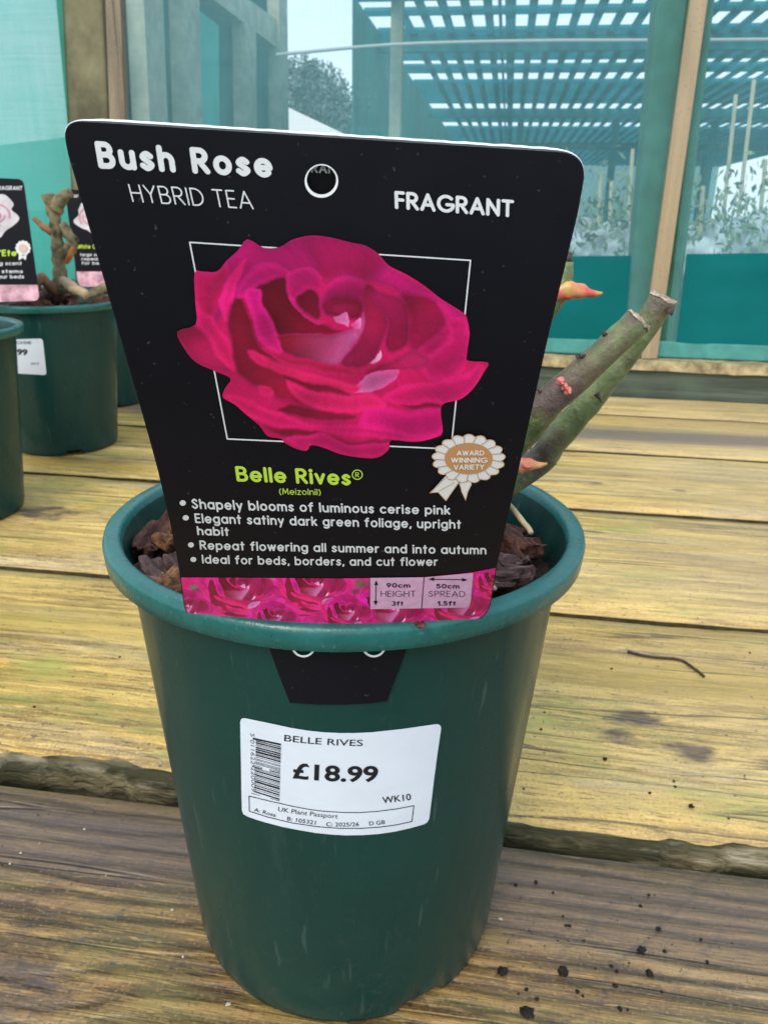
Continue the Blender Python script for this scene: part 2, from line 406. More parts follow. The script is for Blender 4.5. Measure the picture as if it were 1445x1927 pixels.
def fill_poly(pts, st=1.0):
    pts = np.asarray(pts, float); a = pts.min(0) - 2 * st; b = pts.max(0) + 2 * st
    return fill_field(lambda X, Y: sdf_poly(X, Y, pts), (a[0], a[1], b[0], b[1]), st)
def fill_line(pts, w, st=0.8):
    pts = np.asarray(pts, float); a = pts.min(0) - w - 2; b = pts.max(0) + w + 2
    return fill_field(lambda X, Y: w / 2 - dist_line(X, Y, pts), (a[0], a[1], b[0], b[1]), st)
def smooth_closed(pts, n=5):
    pts = np.asarray(pts, float); N = len(pts); out = []
    for i in range(N):
        p0, p1, p2, p3 = pts[i - 1], pts[i], pts[(i + 1) % N], pts[(i + 2) % N]
        for k in range(n):
            t = k / n
            out.append(0.5 * ((2 * p1) + (-p0 + p2) * t + (2 * p0 - 5 * p1 + 4 * p2 - p3) * t * t + (-p0 + 3 * p1 - 3 * p2 + p3) * t ** 3))
    return np.array(out)
def rounded(pts, radii, n=7):
    pts = np.asarray(pts, float); out = []
    for i in range(len(pts)):
        p = pts[i]; a = pts[i - 1]; b = pts[(i + 1) % len(pts)]; r = radii[i]
        if r <= 0: out.append(p); continue
        ua = (a - p) / np.linalg.norm(a - p); ub = (b - p) / np.linalg.norm(b - p)
        A = p + ua * r; B = p + ub * r
        for k in range(n + 1):
            t = k / n; out.append(A * (1 - t) ** 2 + 2 * p * t * (1 - t) + B * t * t)
    return np.array(out)

# ------------------------------------------------------------------ a rounded single-line alphabet
def arc(cx, cy, rx, ry, a0, a1, n=14):
    t = np.radians(np.linspace(a0, a1, n)); return [(cx + rx * math.cos(a), cy + ry * math.sin(a)) for a in t]
X_ = 0.68
def crv(pts, n=6):
    return [tuple(p) for p in interp_path(pts, n)]
O_ = arc(.3, .34, .3, .34, 0, 360, 24)
G = {
 'a': (.6, [O_, [(.6, X_), (.6, 0)]]), 'b': (.6, [O_, [(0, 1), (0, 0)]]), 'c': (.52, [arc(.3, .34, .3, .34, 48, 312, 18)]),
 'd': (.6, [O_, [(.6, 1), (.6, 0)]]), 'e': (.6, [arc(.3, .34, .3, .34, 0, 318, 22), [(.02, .34), (.6, .34)]]),
 'f': (.38, [[(.15, 0), (.15, .78)] + arc(.36, .79, .21, .21, 180, 88, 8), [(0, X_), (.36, X_)]]),
 'g': (.6, [O_, [(.6, X_), (.6, -.06)] + arc(.3, -.06, .3, .24, 0, -140, 10)]),
 'h': (.52, [[(0, 1), (0, 0)], [(0, .40)] + arc(.26, .40, .26, .28, 180, 0, 12) + [(.52, 0)]]),
 'i': (0, [[(0, X_), (0, 0)], [(0, .95)]]), 'k': (.46, [[(0, 1), (0, 0)], [(.43, X_), (.02, .28)], [(.14, .40), (.46, 0)]]),
 'l': (0, [[(0, 1), (0, 0)]]),
 'm': (.88, [[(0, X_), (0, 0)], [(0, .44)] + arc(.22, .44, .22, .24, 180, 0, 10) + [(.44, 0)], [(.44, .44)] + arc(.66, .44, .22, .24, 180, 0, 10) + [(.88, 0)]]),
 'n': (.52, [[(0, X_), (0, 0)], [(0, .40)] + arc(.26, .40, .26, .28, 180, 0, 12) + [(.52, 0)]]),
 'o': (.6, [O_]), 'p': (.6, [O_, [(0, X_), (0, -.3)]]), 'q': (.6, [O_, [(.6, X_), (.6, -.3)]]),
 'r': (.28, [[(0, X_), (0, 0)], [(0, .40)] + arc(.26, .40, .26, .28, 180, 82, 8)]),
 's': (.42, [crv([(.40, .57), (.22, X_), (.03, .52), (.21, .35), (.41, .17), (.21, 0), (0, .12)])]),
 't': (.32, [[(.15, .95), (.15, 0)], [(0, X_), (.32, X_)]]),
 'u': (.52, [[(0, X_), (0, .27)] + arc(.26, .27, .26, .27, 180, 360, 12) + [(.52, X_)], [(.52, X_), (.52, 0)]]),
 'v': (.5, [[(0, X_), (.25, 0), (.5, X_)]]), 'w': (.8, [[(0, X_), (.2, 0), (.4, X_), (.6, 0), (.8, X_)]]),
 'x': (.46, [[(0, 0), (.46, X_)], [(0, X_), (.46, 0)]]),
 'y': (.52, [[(0, X_), (.27, .04)], [(.52, X_), (.15, -.3)]]), 'z': (.44, [[(.02, X_), (.44, X_), (0, 0), (.44, 0)]]),
 'A': (.76, [[(0, 0), (.38, 1), (.76, 0)], [(.13, .32), (.63, .32)]]),
 'B': (.58, [[(0, 0), (0, 1), (.29, 1)] + arc(.29, .76, .23, .24, 90, -90, 10) + [(0, .52)], [(.29, .52)] + arc(.32, .26, .26, .26, 90, -90, 10) + [(0, 0)]]),
 'C': (.8, [arc(.48, .5, .48, .5, 45, 315, 20)]),
 'D': (.68, [[(0, 0), (0, 1), (.2, 1)] + arc(.2, .5, .48, .5, 90, -90, 14) + [(0, 0)]]),
 'E': (.46, [[(.46, 1), (0, 1), (0, 0), (.46, 0)], [(0, .52), (.42, .52)]]), 'F': (.44, [[(.44, 1), (0, 1), (0, 0)], [(0, .52), (.40, .52)]]),
 'G': (.9, [arc(.48, .5, .48, .5, 45, 345, 22) + [(.92, .44), (.54, .44)]]),
 'H': (.62, [[(0, 0), (0, 1)], [(.62, 0), (.62, 1)], [(0, .52), (.62, .52)]]), 'I': (0, [[(0, 0), (0, 1)]]),
 'M': (.8, [[(0, 0), (.08, 1), (.4, .2), (.72, 1), (.8, 0)]]), 'N': (.66, [[(0, 0), (0, 1), (.66, 0), (.66, 1)]]),
 'P': (.52, [[(0, 0), (0, 1), (.26, 1)] + arc(.26, .74, .26, .26, 90, -90, 10) + [(0, .48)]]),
 'R': (.58, [[(0, 0), (0, 1), (.28, 1)] + arc(.28, .74, .26, .26, 90, -90, 10) + [(0, .48)], [(.24, .48), (.58, 0)]]),
 'S': (.54, [crv([(.50, .84), (.28, 1), (.05, .77), (.27, .53), (.52, .26), (.26, 0), (0, .18)])]),
 'T': (.58, [[(0, 1), (.58, 1)], [(.29, 1), (.29, 0)]]), 'V': (.68, [[(0, 1), (.34, 0), (.68, 1)]]),
 'W': (1.0, [[(0, 1), (.25, 0), (.5, 1), (.75, 0), (1.0, 1)]]), 'Y': (.64, [[(0, 1), (.32, .48), (.64, 1)], [(.32, .48), (.32, 0)]]),
 '0': (.6, [arc(.3, .5, .3, .5, 0, 360, 24)]), '1': (.22, [[(0, .78), (.22, 1), (.22, 0)]]),
 '3': (.5, [arc(.23, .76, .22, .24, 140, -80, 12), arc(.22, .27, .27, .27, 80, -145, 14)]),
 '5': (.52, [[(.46, 1), (.1, 1), (.05, .58)] + arc(.23, .33, .28, .33, 115, -140, 14)]),
 '9': (.56, [arc(.28, .70, .28, .30, 0, 360, 20), [(.56, .66), (.20, 0)]]),
 '.': (0, [[(0, 0.02)]]), ',': (.05, [[(.05, .04), (0, -.14)]]), "'": (0, [[(0, 1), (0, .8)]]),
 '(': (.2, [arc(.42, .42, .42, .65, 125, 235, 10)]), ')': (.2, [arc(-.22, .42, .42, .65, 55, -55, 10)]), ' ': (.16, []),
}
def text_fill(txt, P0, P1, H0, H1, w, bend=0.0, st=0.8, track=0.13):
    """rounded lettering between two baseline points (photo pixels); H0/H1 = cap-height vectors at both ends"""
    P0, P1, H0, H1 = (np.array(p, float) for p in (P0, P1, H0, H1))
    x = w / 2; items = []
    for ch in txt:
        gw, st_ = G[ch]; items.append((x, st_)); x += gw + w + track
    tot = x - track - w / 2
    caph = 0.5 * (np.linalg.norm(H0) + np.linalg.norm(H1)); g = st / caph * (1 + w)
    parts = []
    X, Y = grid(-3 * g, -.42 - w, tot + 3 * g, 1.05 + w, g)
    Fd = np.full(X.shape, -1.0)
    for ox, strokes in items:
        for s in strokes:
            s = np.array(s, float) + (ox, 0)
            i0 = max(int((s[:, 0].min() - w - X[0, 0]) / g) - 2, 0); i1 = int((s[:, 0].max() + w - X[0, 0]) / g) + 3
            j0 = max(int((s[:, 1].min() - w - Y[0, 0]) / g) - 2, 0); j1 = int((s[:, 1].max() + w - Y[0, 0]) / g) + 3
            rr = w / 2 * (1.25 if len(s) == 1 else 1)
            Fd[j0:j1, i0:i1] = np.maximum(Fd[j0:j1, i0:i1], rr - dist_line(X[j0:j1, i0:i1], Y[j0:j1, i0:i1], s))
    v, f = iso_fill(Fd)
    lx = X[0, 0] + v[:, 0] * g; ly = Y[0, 0] + v[:, 1] * g
    s = (lx / tot)[:, None]; t = ((ly + w / 2) / (1 + w))[:, None]
    nrm = np.array([0.0, 1.0])
    P = P0 + (P1 - P0) * s + (H0 + (H1 - H0) * s) * t + nrm * (bend * 4 * s * (1 - s))
    return P, f
def font_fill(txt, P0, P1, Hh, bend=0.0, bold=0.0, updir=None):
    """the built-in sans lettering fitted between two baseline points; Hh = cap height in pixels"""
    cu = bpy.data.curves.new('lettering', 'FONT'); cu.body = txt; cu.size = 1; cu.resolution_u = 4; cu.offset = bold; cu.fill_mode = 'FRONT'
    ob = bpy.data.objects.new('lettering', cu); COL.objects.link(ob)
    bpy.context.view_layer.update()
    dg = bpy.context.evaluated_depsgraph_get(); me = bpy.data.meshes.new_from_object(ob.evaluated_get(dg))
    v = np.array([tuple(q.co) for q in me.vertices])[:, :2]; f = [list(q.vertices) for q in me.polygons]
    bpy.data.objects.remove(ob); bpy.data.curves.remove(cu); bpy.data.meshes.remove(me)
    x0, x1 = v[:, 0].min(), v[:, 0].max()
    P0 = np.array(P0, float); P1 = np.array(P1, float); d = (P1 - P0)
    up = np.array(updir, float) if updir is not None else np.array([d[1], -d[0]]) / np.linalg.norm(d)
    s = ((v[:, 0] - x0) / (x1 - x0))[:, None]; t = (v[:, 1] / 0.73)[:, None]
    return P0 + d * s + up * Hh * t + np.array([0, 1.0]) * bend * 4 * s * (1 - s), f
def ring_fill(c, rx, ry, w, st=0.6):
    def fn(X, Y):
        q = np.sqrt(((X - c[0]) / rx) ** 2 + ((Y - c[1]) / ry) ** 2); return w / 2 - np.abs(q - 1) * min(rx, ry)
    return fill_field(fn, (c[0] - rx - w - 1, c[1] - ry - w - 1, c[0] + rx + w + 1, c[1] + ry + w + 1), st)
def disc_fill(c, rx, ry, st=0.8):
    return fill_field(lambda X, Y: (1 - np.sqrt(((X - c[0]) / rx) ** 2 + ((Y - c[1]) / ry) ** 2)) * min(rx, ry), (c[0] - rx - 2, c[1] - ry - 2, c[0] + rx + 2, c[1] + ry + 2), st)

# ------------------------------------------------------------------ painted rose (the picture printed on the label)
ROSE_OUT = [(330,68),(400,105),(470,100),(520,70),(600,52),(680,60),(770,82),(830,95),(885,130),(930,180),(1000,215),(1080,265),(1150,320),(1245,380),(1262,410),(1272,470),(1260,560),(1268,585),(1350,592),(1335,630),(1290,700),(1240,745),(1200,757),(1158,770),(1150,810),(1158,885),(1130,910),(1040,930),(940,922),(930,960),(880,997),(800,995),(720,980),(655,955),(600,943),(582,967),(540,960),(490,935),(470,915),(415,905),(380,860),(320,810),(275,770),(225,740),(235,700),(258,660),(190,628),(110,590),(60,530),(32,460),(110,430),(108,330),(105,212),(140,205),(200,205),(240,160),(290,115)]
# polygon, colour at its start, colour at its end, gradient line, softness
PET = [
 ([(105,212),(330,68),(400,105),(520,70),(600,52),(830,95),(930,180),(1245,380),(1270,470),(1100,430),(980,300),(860,250),(700,220),(560,200),(420,230),(300,300),(200,420),(110,430)], (176,14,100), (198,18,112), (300,80,900,300), 14),
 ([(600,52),(700,62),(830,95),(900,160),(840,240),(740,215),(660,250),(610,190),(590,110)], (172,12,92), (160,12,76), (650,60,700,240), 26),
 ([(30,460),(110,430),(170,480),(200,560),(255,630),(190,628),(110,590),(60,530)], (150,16,66), (205,22,96), (60,470,240,600), 10),
 ([(108,330),(150,350),(190,440),(250,520),(275,610),(255,625),(190,560),(150,480),(112,430)], (226,22,112), (222,26,98), (110,330,260,600), 9),
 ([(108,212),(200,205),(240,160),(250,240),(215,330),(170,400),(115,345)], (196,18,96), (158,14,66), (110,220,230,360), 14),
 ([(215,330),(255,240),(330,160),(285,270),(262,350),(245,420),(222,380)], (222,24,118), (206,18,96), (220,300,320,170), 8),
 ([(255,350),(300,315),(345,390),(385,510),(460,590),(540,660),(600,740),(590,780),(440,735),(320,670),(270,600),(250,470)], (118,10,40), (168,18,64), (290,400,520,740), 12),
 ([(285,300),(330,230),(400,180),(490,200),(500,240),(420,250),(370,280),(330,310),(300,320)], (200,16,116), (188,16,104), (290,300,480,200), 12),
 ([(365,280),(420,245),(490,238),(500,300),(560,380),(640,420),(700,450),(735,465),(600,470),(462,470),(450,500),(420,420),(390,330)], (96,4,28), (140,10,50), (400,290,700,460), 8),
 ([(328,300),(372,285),(392,300),(405,360),(440,430),(475,525),(455,545),(400,505),(375,470),(352,380)], (206,14,124), (216,22,116), (340,300,440,520), 6),
 ([(488,225),(540,195),(600,198),(640,240),(634,292),(585,292),(545,325),(530,345),(510,310),(492,270)], (196,20,112), (168,12,84), (520,200,600,330), 7),
 ([(515,315),(550,345),(620,400),(660,420),(640,430),(570,390),(525,350)], (206,22,112), (190,22,96), (520,320,650,420), 5),
 ([(545,320),(600,290),(645,340),(640,405),(590,390),(552,360)], (104,4,34), (140,10,52), (560,310,640,400), 8),
 ([(640,340),(660,280),(710,238),(775,225),(830,260),(858,320),(830,390),(770,425),(690,405),(650,380)], (186,18,104), (164,14,78), (680,240,800,420), 8),
 ([(655,350),(690,320),(740,310),(795,315),(822,355),(800,405),(735,402),(680,395)], (150,12,62), (120,6,40), (680,330,790,400), 8),
 ([(700,365),(735,338),(790,340),(806,372),(770,392),(720,388)], (172,18,88), (140,10,52), (700,350,800,390), 6),
 ([(830,262),(900,320),(918,440),(885,540),(825,612),(735,602),(800,505),(828,390)], (150,16,64), (172,20,80), (840,280,800,600), 7),
 ([(862,300),(930,305),(1000,345),(1012,480),(965,545),(918,525),(918,410)], (176,16,88), (150,12,64), (870,310,990,520), 9),
 ([(985,310),(1060,310),(1130,345),(1180,410),(1140,500),(1075,525),(1030,545),(1005,500),(1015,400)], (140,10,54), (176,14,82), (1000,330,1120,510), 16),
 ([(1130,345),(1200,395),(1190,470),(1120,560),(1050,550),(1130,480),(1180,410)], (196,18,96), (214,20,106), (1150,380,1080,550), 14),
 ([(1190,400),(1262,410),(1272,470),(1258,580),(1210,650),(1100,660),(1070,600),(1150,530),(1190,470)], (206,18,104), (216,20,106), (1200,420,1120,640), 10),
 ([(462,470),(600,472),(740,466),(800,432),(828,378),(822,440),(780,525),(715,600),(640,588),(560,572),(488,542),(470,500)], (156,20,52), (214,84,152), (500,470,740,560), 5),
 ([(700,405),(720,400),(755,380),(757,442),(735,432),(712,424)], (196, 80, 140), (218, 124, 176), (700,400,757,440), 3),
 ([(780,425),(812,400),(808,440),(780,455),(765,440)], (196,60,120), (222,120,170), (770,430,810,410), 3),
 ([(845,602),(872,568),(893,547),(893,572),(870,592)], (220,120,170), (236,170,206), (850,600,893,550), 3),
 ([(400,520),(480,560),(600,585),(720,602),(800,640),(700,640),(560,610),(460,580)], (196,24,84), (170,20,66), (420,540,760,640), 8),
 ([(830,640),(900,590),(1000,545),(1035,535),(1105,580),(1070,615),(970,622),(900,622),(850,650)], (160,18,70), (200,30,100), (850,640,1090,580), 8),
 ([(775,700),(850,640),(915,620),(972,621),(945,662),(860,722),(810,720)], (212, 100, 160), (196, 66, 132), (800,700,960,630), 4),
 ([(380,560),(500,610),(680,660),(800,690),(770,720),(640,690),(500,650),(410,610)], (214,28,92), (222,32,98), (400,570,780,700), 10),
 ([(480,645),(560,665),(700,695),(770,722),(740,735),(620,720),(520,690)], (120,8,40), (150,14,56), (500,650,750,730), 9),
 ([(490,665),(600,705),(720,725),(870,735),(900,790),(760,800),(640,790),(540,740)], (224,26,100), (226,30,104), (500,680,880,780), 8),
 ([(340,540),(390,560),(405,610),(370,600)], (214,24,96), (206,20,90), (340,540,400,600), 7),
 ([(380,700),(425,710),(435,735),(390,728)], (216,24,96), (210,24,92), (380,700,430,735), 6),
 ([(235,740),(320,745),(450,800),(600,850),(760,860),(900,870),(1050,880),(1150,840),(1158,885),(1130,910),(1040,930),(940,922),(800,900),(640,880),(480,870),(360,830)], (222,22,98), (216,20,112), (250,750,1100,900), 8),
 ([(460,790),(560,780),(700,805),(780,815),(765,832),(640,828),(520,815)], (136,10,48), (156,16,60), (470,790,770,830), 7),
 ([(980,770),(1060,768),(1150,772),(1120,785),(1020,785)], (150,12,66), (140,10,60), (980,770,1150,780), 6),
 ([(900,740),(1000,690),(1200,660),(1330,600),(1290,700),(1200,757),(1080,762),(960,768)], (222,22,106), (212,22,108), (920,740,1300,640), 9),
 ([(860,790),(980,800),(1110,800),(1156,800),(1158,885),(1040,905),(900,880),(800,850)], (220,18,118), (208,16,112), (870,800,1130,890), 12),
 ([(400,865),(480,880),(600,872),(660,890),(800,925),(940,922),(880,945),(740,935),(660,905),(600,925),(500,915)], (146,14,52), (170,16,70), (420,870,920,930), 8),
 ([(480,920),(600,895),(655,890),(720,920),(830,945),(930,935),(930,960),(880,997),(780,990),(655,955),(600,943),(570,965)], (222,24,112), (206,18,104), (500,930,900,980), 7),
]
PET = [(smooth_closed(p, 4), np.array(a, float), np.array(b, float), g, s) for p, a, b, g, s in PET]
_vn = np.random.RandomState(4).uniform(-1, 1, (97, 97))
def vnoise(x, y):
    x = np.asarray(x) % 96; y = np.asarray(y) % 96; i = np.floor(x).astype(int); j = np.floor(y).astype(int); fx = x - i; fy = y - j
    fx = fx * fx * (3 - 2 * fx); fy = fy * fy * (3 - 2 * fy)
    return (_vn[j, i] * (1 - fx) + _vn[j, i + 1] * fx) * (1 - fy) + (_vn[j + 1, i] * (1 - fx) + _vn[j + 1, i + 1] * fx) * fy
def paint_rose(X, Y, col, ox, oy, sc):
    """paint on colour raster col (sRGB 0..255); crop units u -> photo px ox + u*sc"""
    U = (X - ox) / sc; V = (Y - oy) / sc
    out = smooth_closed(ROSE_OUT, 3)
    sel = (U > -10) & (U < 1390) & (V > 20) & (V < 1030)
    if not sel.any(): return None
    ys, xs = np.nonzero(sel); y0, y1, x0, x1 = ys.min(), ys.max() + 1, xs.min(), xs.max() + 1
    u = U[y0:y1, x0:x1]; v = V[y0:y1, x0:x1]; c = col[y0:y1, x0:x1].copy()
    so_ = sdf_poly(u, v, out); u0_, v0_ = u, v
    u = u0_ + 11 * vnoise(u0_ / 85, v0_ / 85) + 3.5 * vnoise(u0_ / 30 + 9, v0_ / 30) + 1.5 * vnoise(u0_ / 11, v0_ / 11 + 5)
    v = v0_ + 10 * vnoise(u0_ / 85 + 31, v0_ / 85 + 17) + 3.5 * vnoise(u0_ / 30 + 50, v0_ / 30) + 1.5 * vnoise(u0_ / 11 + 40, v0_ / 11)
    rad_ = np.hypot((u - 760), (v - 400) * 1.2); ang_ = np.arctan2((v - 400) * 1.2, u - 760); al = np.clip(so_ / (1.2 / sc) + .5, 0, 1)[..., None]
    r = np.zeros(c.shape); r[...] = (204, 18, 92)
    for p, a, b, (gx0, gy0, gx1, gy1), soft in PET:
        lo = p.min(0) - 40; hi = p.max(0) + 40
        mk = (u0_[0] > lo[0] - 30) & (u0_[0] < hi[0] + 30); nk = (v0_[:, 0] > lo[1] - 30) & (v0_[:, 0] < hi[1] + 30)
        if not mk.any() or not nk.any(): continue
        i0, i1 = np.nonzero(mk)[0][[0, -1]]; j0, j1 = np.nonzero(nk)[0][[0, -1]]
        uu = u[j0:j1 + 1, i0:i1 + 1]; vv = v[j0:j1 + 1, i0:i1 + 1]
        d = sdf_poly(uu, vv, p)
        t = np.clip(((uu - gx0) * (gx1 - gx0) + (vv - gy0) * (gy1 - gy0)) / ((gx1 - gx0) ** 2 + (gy1 - gy0) ** 2), 0, 1)[..., None]
        cc = (a + (b - a) * t) * (0.62 + 0.38 * np.clip(d / 34.0 + .35, 0, 1))[..., None] if a[0] < 180 else (a + (b - a) * t) * (0.80 + 0.22 * np.clip(1.15 - d / 70.0, 0, 1))[..., None]
        vein = 0.05 * np.sin(uu / 120 + vv / 60 + p[0, 0])
        cc = cc * (1 + vein)[..., None] + np.exp(-np.maximum(d, 0) / 7.0)[..., None] * np.array((30, 9, 22)) - np.exp(-np.abs(d - 26) / 16.0)[..., None] * np.array((9, 2, 5))
        aa = np.clip(d / (2 * soft) + .5, 0, 1)[..., None]
        r[j0:j1 + 1, i0:i1 + 1] = r[j0:j1 + 1, i0:i1 + 1] * (1 - aa) + cc * aa
    r *= (1 + 0.03 * vnoise(ang_ * 26 + 48, rad_ / 130 + 20) + 0.02 * vnoise(ang_ * 60 + 40, rad_ / 60) + 0.12 * vnoise(u0_ / 140 + 3, v0_ / 110 + 60))[..., None]
    col[y0:y1, x0:x1] = c * (1 - al) + np.clip(r, 0, 255) * al
    return out * sc + np.array([ox, oy])

# ------------------------------------------------------------------ ground and terrain
def sheet(name, x0, x1, y0, y1, z, mat, n=1):
    return mesh(name, [(x0, y0, z), (x1, y0, z), (x1, y1, z), (x0, y1, z)], [(0, 1, 2, 3)], mat)
k = NT('gravel_ground'); co = k.obj(); nz = k.noise(co, 40, 6, 0.7); nb = k.noise(co, 1.2, 4)
k.l(k.mix(k.ramp(nb, [(0.4, 0.0), (0.6, 1.0)]), k.ramp(nz, [(0.3, (0.09, 0.085, 0.08)), (0.7, (0.22, 0.21, 0.19))]), (0.12, 0.15, 0.10)), k.b.inputs['Base Color']); k.bump(nz, 0.6, 0.02)
tag(sheet('ground', -600, 600, -600, 900, -0.78, k.m), kind='structure')

# ------------------------------------------------------------------ the bench
bench = thing('potting_bench', (0, 0.8, 0), 'weathered yellow timber bench of wide boards with algae, under all the pots', 'bench')
TAN = tuple(s2l((226, 194, 116)) * 0.98); TANM = tuple(s2l((202, 162, 78)) * 0.98); DK = tuple(s2l((112, 85, 46)) * 0.75)
def plank(a0, a1, d0, d1, th, mat, ej=0.0015, wane=0.0, wanej=0.0, seed=0, lip=0.0025, zt=0.0):
    nx, ny = 260, 14; L = a1 - a0; Wd = d1 - d0; v = []; f = []
    rows = [-1.0, 0.0] + [i / (ny - 1) for i in range(ny)] + [1.0, 2.0]
    for i in range(nx + 1):
        x = a0 + L * i / nx
        nf = mnoise.noise(Vector((x * 9, seed * 3.1, 0))) + 0.5 * mnoise.noise(Vector((x * 37, seed * 5.1, 1)))
        nb_ = mnoise.noise(Vector((x * 8, seed * 7.7, 2))) + 0.5 * mnoise.noise(Vector((x * 31, seed * 2.3, 3)))
        wn = max(0.0, mnoise.noise(Vector((x * 6, 3 + seed, 7))) + 0.35 * mnoise.noise(Vector((x * 55, 8, 7))) + 0.25)
        yf = d0 + ej * nf + wanej * wn; yb = d1 + ej * nb_
        prof = [(yf - wane, -th), (yf - wane, -lip * 2.6 - (0.004 if wane else 0) + (0.004 * mnoise.noise(Vector((x * 22, seed, 9))) + .002 * mnoise.noise(Vector((x * 90, seed, 9))) if wane else 0))]
        if wane: prof.append((yf - wane * .45 + .0055 * mnoise.noise(Vector((x * 26, 2, 9))), -.0055 + .0045 * mnoise.noise(Vector((x * 18, seed, 19))) + .0015 * mnoise.noise(Vector((x * 80, seed, 19)))))
        for j in range(ny):
            t = j / (ny - 1); y = yf + (yb - yf) * t
            e = min(t, 1 - t) * Wd
            z = -lip * max(0, 1 - e / 0.006) ** 2 + 0.0006 * mnoise.noise(Vector((x * 4, y * 18 + seed, 5)))
            prof.append((y, z + zt))
        prof += [(yb + 0.001, -lip * 2.5), (yb + 0.001, -th)]
        for (y, z) in prof: v.append((x, y, z))
    n = len(prof)
    for i in range(nx):
        for j in range(n - 1): f.append((i * n + j, (i + 1) * n + j, (i + 1) * n + j + 1, i * n + j + 1))
        f.append((i * n, i * n + n - 1, (i + 1) * n + n - 1, (i + 1) * n))
    f.append(tuple(range(n))); f.append(tuple(range(nx * n + n - 1, nx * n - 1, -1)))
    me = bpy.data.meshes.new('plank'); me.from_pydata(v, [], f); me.update()
    o = bpy.data.objects.new('plank', me); COL.objects.link(o); me.materials.append(mat)
    o.parent = bench; o.rotation_euler = (0, 0, -YAW); o.location = (0, -0.8, 0)
    for p in me.polygons: p.use_smooth = True
    me.materials.append(M_EDGE if wane else M_GAPSHADE)
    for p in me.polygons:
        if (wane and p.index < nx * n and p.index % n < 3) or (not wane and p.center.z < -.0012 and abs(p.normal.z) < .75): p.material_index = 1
    return o
M_GAPSHADE = plain('gap_shade_edge', (0.045, 0.035, 0.015), .9, .2, .5, 90, .002)  # dark colour on the board sides stands in for shade in the gaps
k = NT('rotted_edge'); co = k.obj(); n1 = k.noise(k.mapv(co, (5, 190, 60)), 1.0, 5, .65); n2 = k.noise(k.mapv(co, (9, 40, 40)), 1.0, 5, .65)
c_ = k.ramp(n1, [(.32, (.04, .034, .016)), (.5, (.20, .165, .09)), (.70, (.42, .37, .27))]); sx_ = k.n('ShaderNodeSeparateXYZ'); k.l(co, sx_.inputs[0]); mf = k.math('ADD', n2, k.ramp(sx_.outputs[0], [(0.0, 0.0), (0.25, 0.10)])); c_ = k.mix(k.ramp(mf, [(.44, 0), (.56, .95)]), c_, (.026, .026, .007))
k.l(c_, k.b.inputs['Base Color']); k.b.inputs['Roughness'].default_value = .85; k.bump(k.math('ADD', n1, k.math('MULTIPLY', n2, 1.6)), 1.0, .006); M_EDGE = k.m
W1 = wood('front_board', 1, tuple(s2l((196, 158, 98)) * .80), tuple(s2l((160, 122, 70)) * .78), tuple(s2l((62, 46, 34)) * .7), freq=88, contrast=1.0, warp=0.55, knots=((-0.205, 0.232, 0.026, 1.8),), green=0.25, stain=0.45, ridge=0.0016, saw=0.35, tanr=0.2, kcore=0.9, yellow=0.15, bands=((0.335, 0.035, (0.12, 0.09, 0.075), 0.55),))
W2 = wood('second_board', 2, TAN, TANM, DK, freq=46, contrast=0.45, warp=1.3, knots=((0.115, 0.498, 0.02, 2.2), (0.145, 0.463, 0.016, 1.5), (0.10, 0.475, 0.012, 1.0)), kcore=0.85, green=0.75, stain=0.22, ridge=0.0009, yellow=0.45, bands=((0.56, 0.03, (0.40, 0.27, 0.06), 0.5),))
W3 = wood('third_board', 3, tuple(np.array(TAN) * 1.05), TANM, DK, freq=40, contrast=0.3, warp=1.2, kcore=0.9, knots=((-0.52, 0.80, 0.034, 2.2), (0.41, 0.885, 0.025, 1.8)), green=0.75, stain=0.2, ridge=0.0009, yellow=0.55)
W4 = wood('fourth_board', 4, tuple(np.array(TAN) * 1.05), TANM, DK, freq=36, contrast=0.3, warp=1.0, knots=((0.14, 1.045, 0.012, 1.2), (0.25, 1.04, 0.010, 1.0)), green=0.25, stain=0.15, ridge=0.0009, yellow=0.7)
W5 = wood('fifth_board', 5, TAN, TANM, DK, freq=40, contrast=0.3, warp=1.2, green=0.25, stain=0.3, ridge=0.0009, yellow=0.5, bands=((1.33, 0.05, (0.17, 0.13, 0.11), 0.9),))
W6 = wood('back_board', 6, tuple(np.array(TAN) * 1.1), TAN, DK, freq=40, contrast=0.25, warp=1.2, green=0.45, stain=0.15, ridge=0.0009, yellow=0.8)
plank(-0.75, 0.80, 0.03, 0.359, 0.035, W1, 0.0008, seed=1, lip=0.0012)
plank(-0.9, 0.95, 0.383, 0.652, 0.035, W2, 0.0030, wane=0.007, wanej=0.015, seed=2, lip=0.003)
plank(-1.1, 1.1, 0.664, 0.943, 0.035, W3, 0.003, seed=3, lip=0.005)
plank(-1.3, 1.3, 0.955, 1.214, 0.035, W4, 0.003, seed=4, lip=0.005)
plank(-1.6, 1.6, 1.222, 1.474, 0.035, W5, 0.002, seed=5, lip=0.004)
plank(-1.8, 1.8, 1.479, 1.640, 0.035, W6, 0.002, seed=6, lip=0.003)
M_FRAME = plain('bench_frame_timber', (0.10, 0.085, 0.05), 0.85, 0.2, 0.3, 20)
for a in (-0.6, 0.55):
    box_loc('bearer', a - 0.04, a + 0.04, 0.04, 1.63, -0.115, -0.0365, M_FRAME, bench)
    for d in (0.15, 1.5): box_loc('leg', a - 0.04, a + 0.04, d - 0.04, d + 0.04, -0.78, -0.116, M_FRAME, bench)
k = NT('moss'); nz = k.noise(k.obj(), 300, 4)
k.l(k.ramp(nz, [(0.3, (0.03, 0.035, 0.012)), (0.7, (0.12, 0.13, 0.03))]), k.b.inputs['Base Color']); k.b.inputs['Roughness'].default_value = 0.95; k.bump(nz, 1.0, 0.004)
M_MOSS = k.m
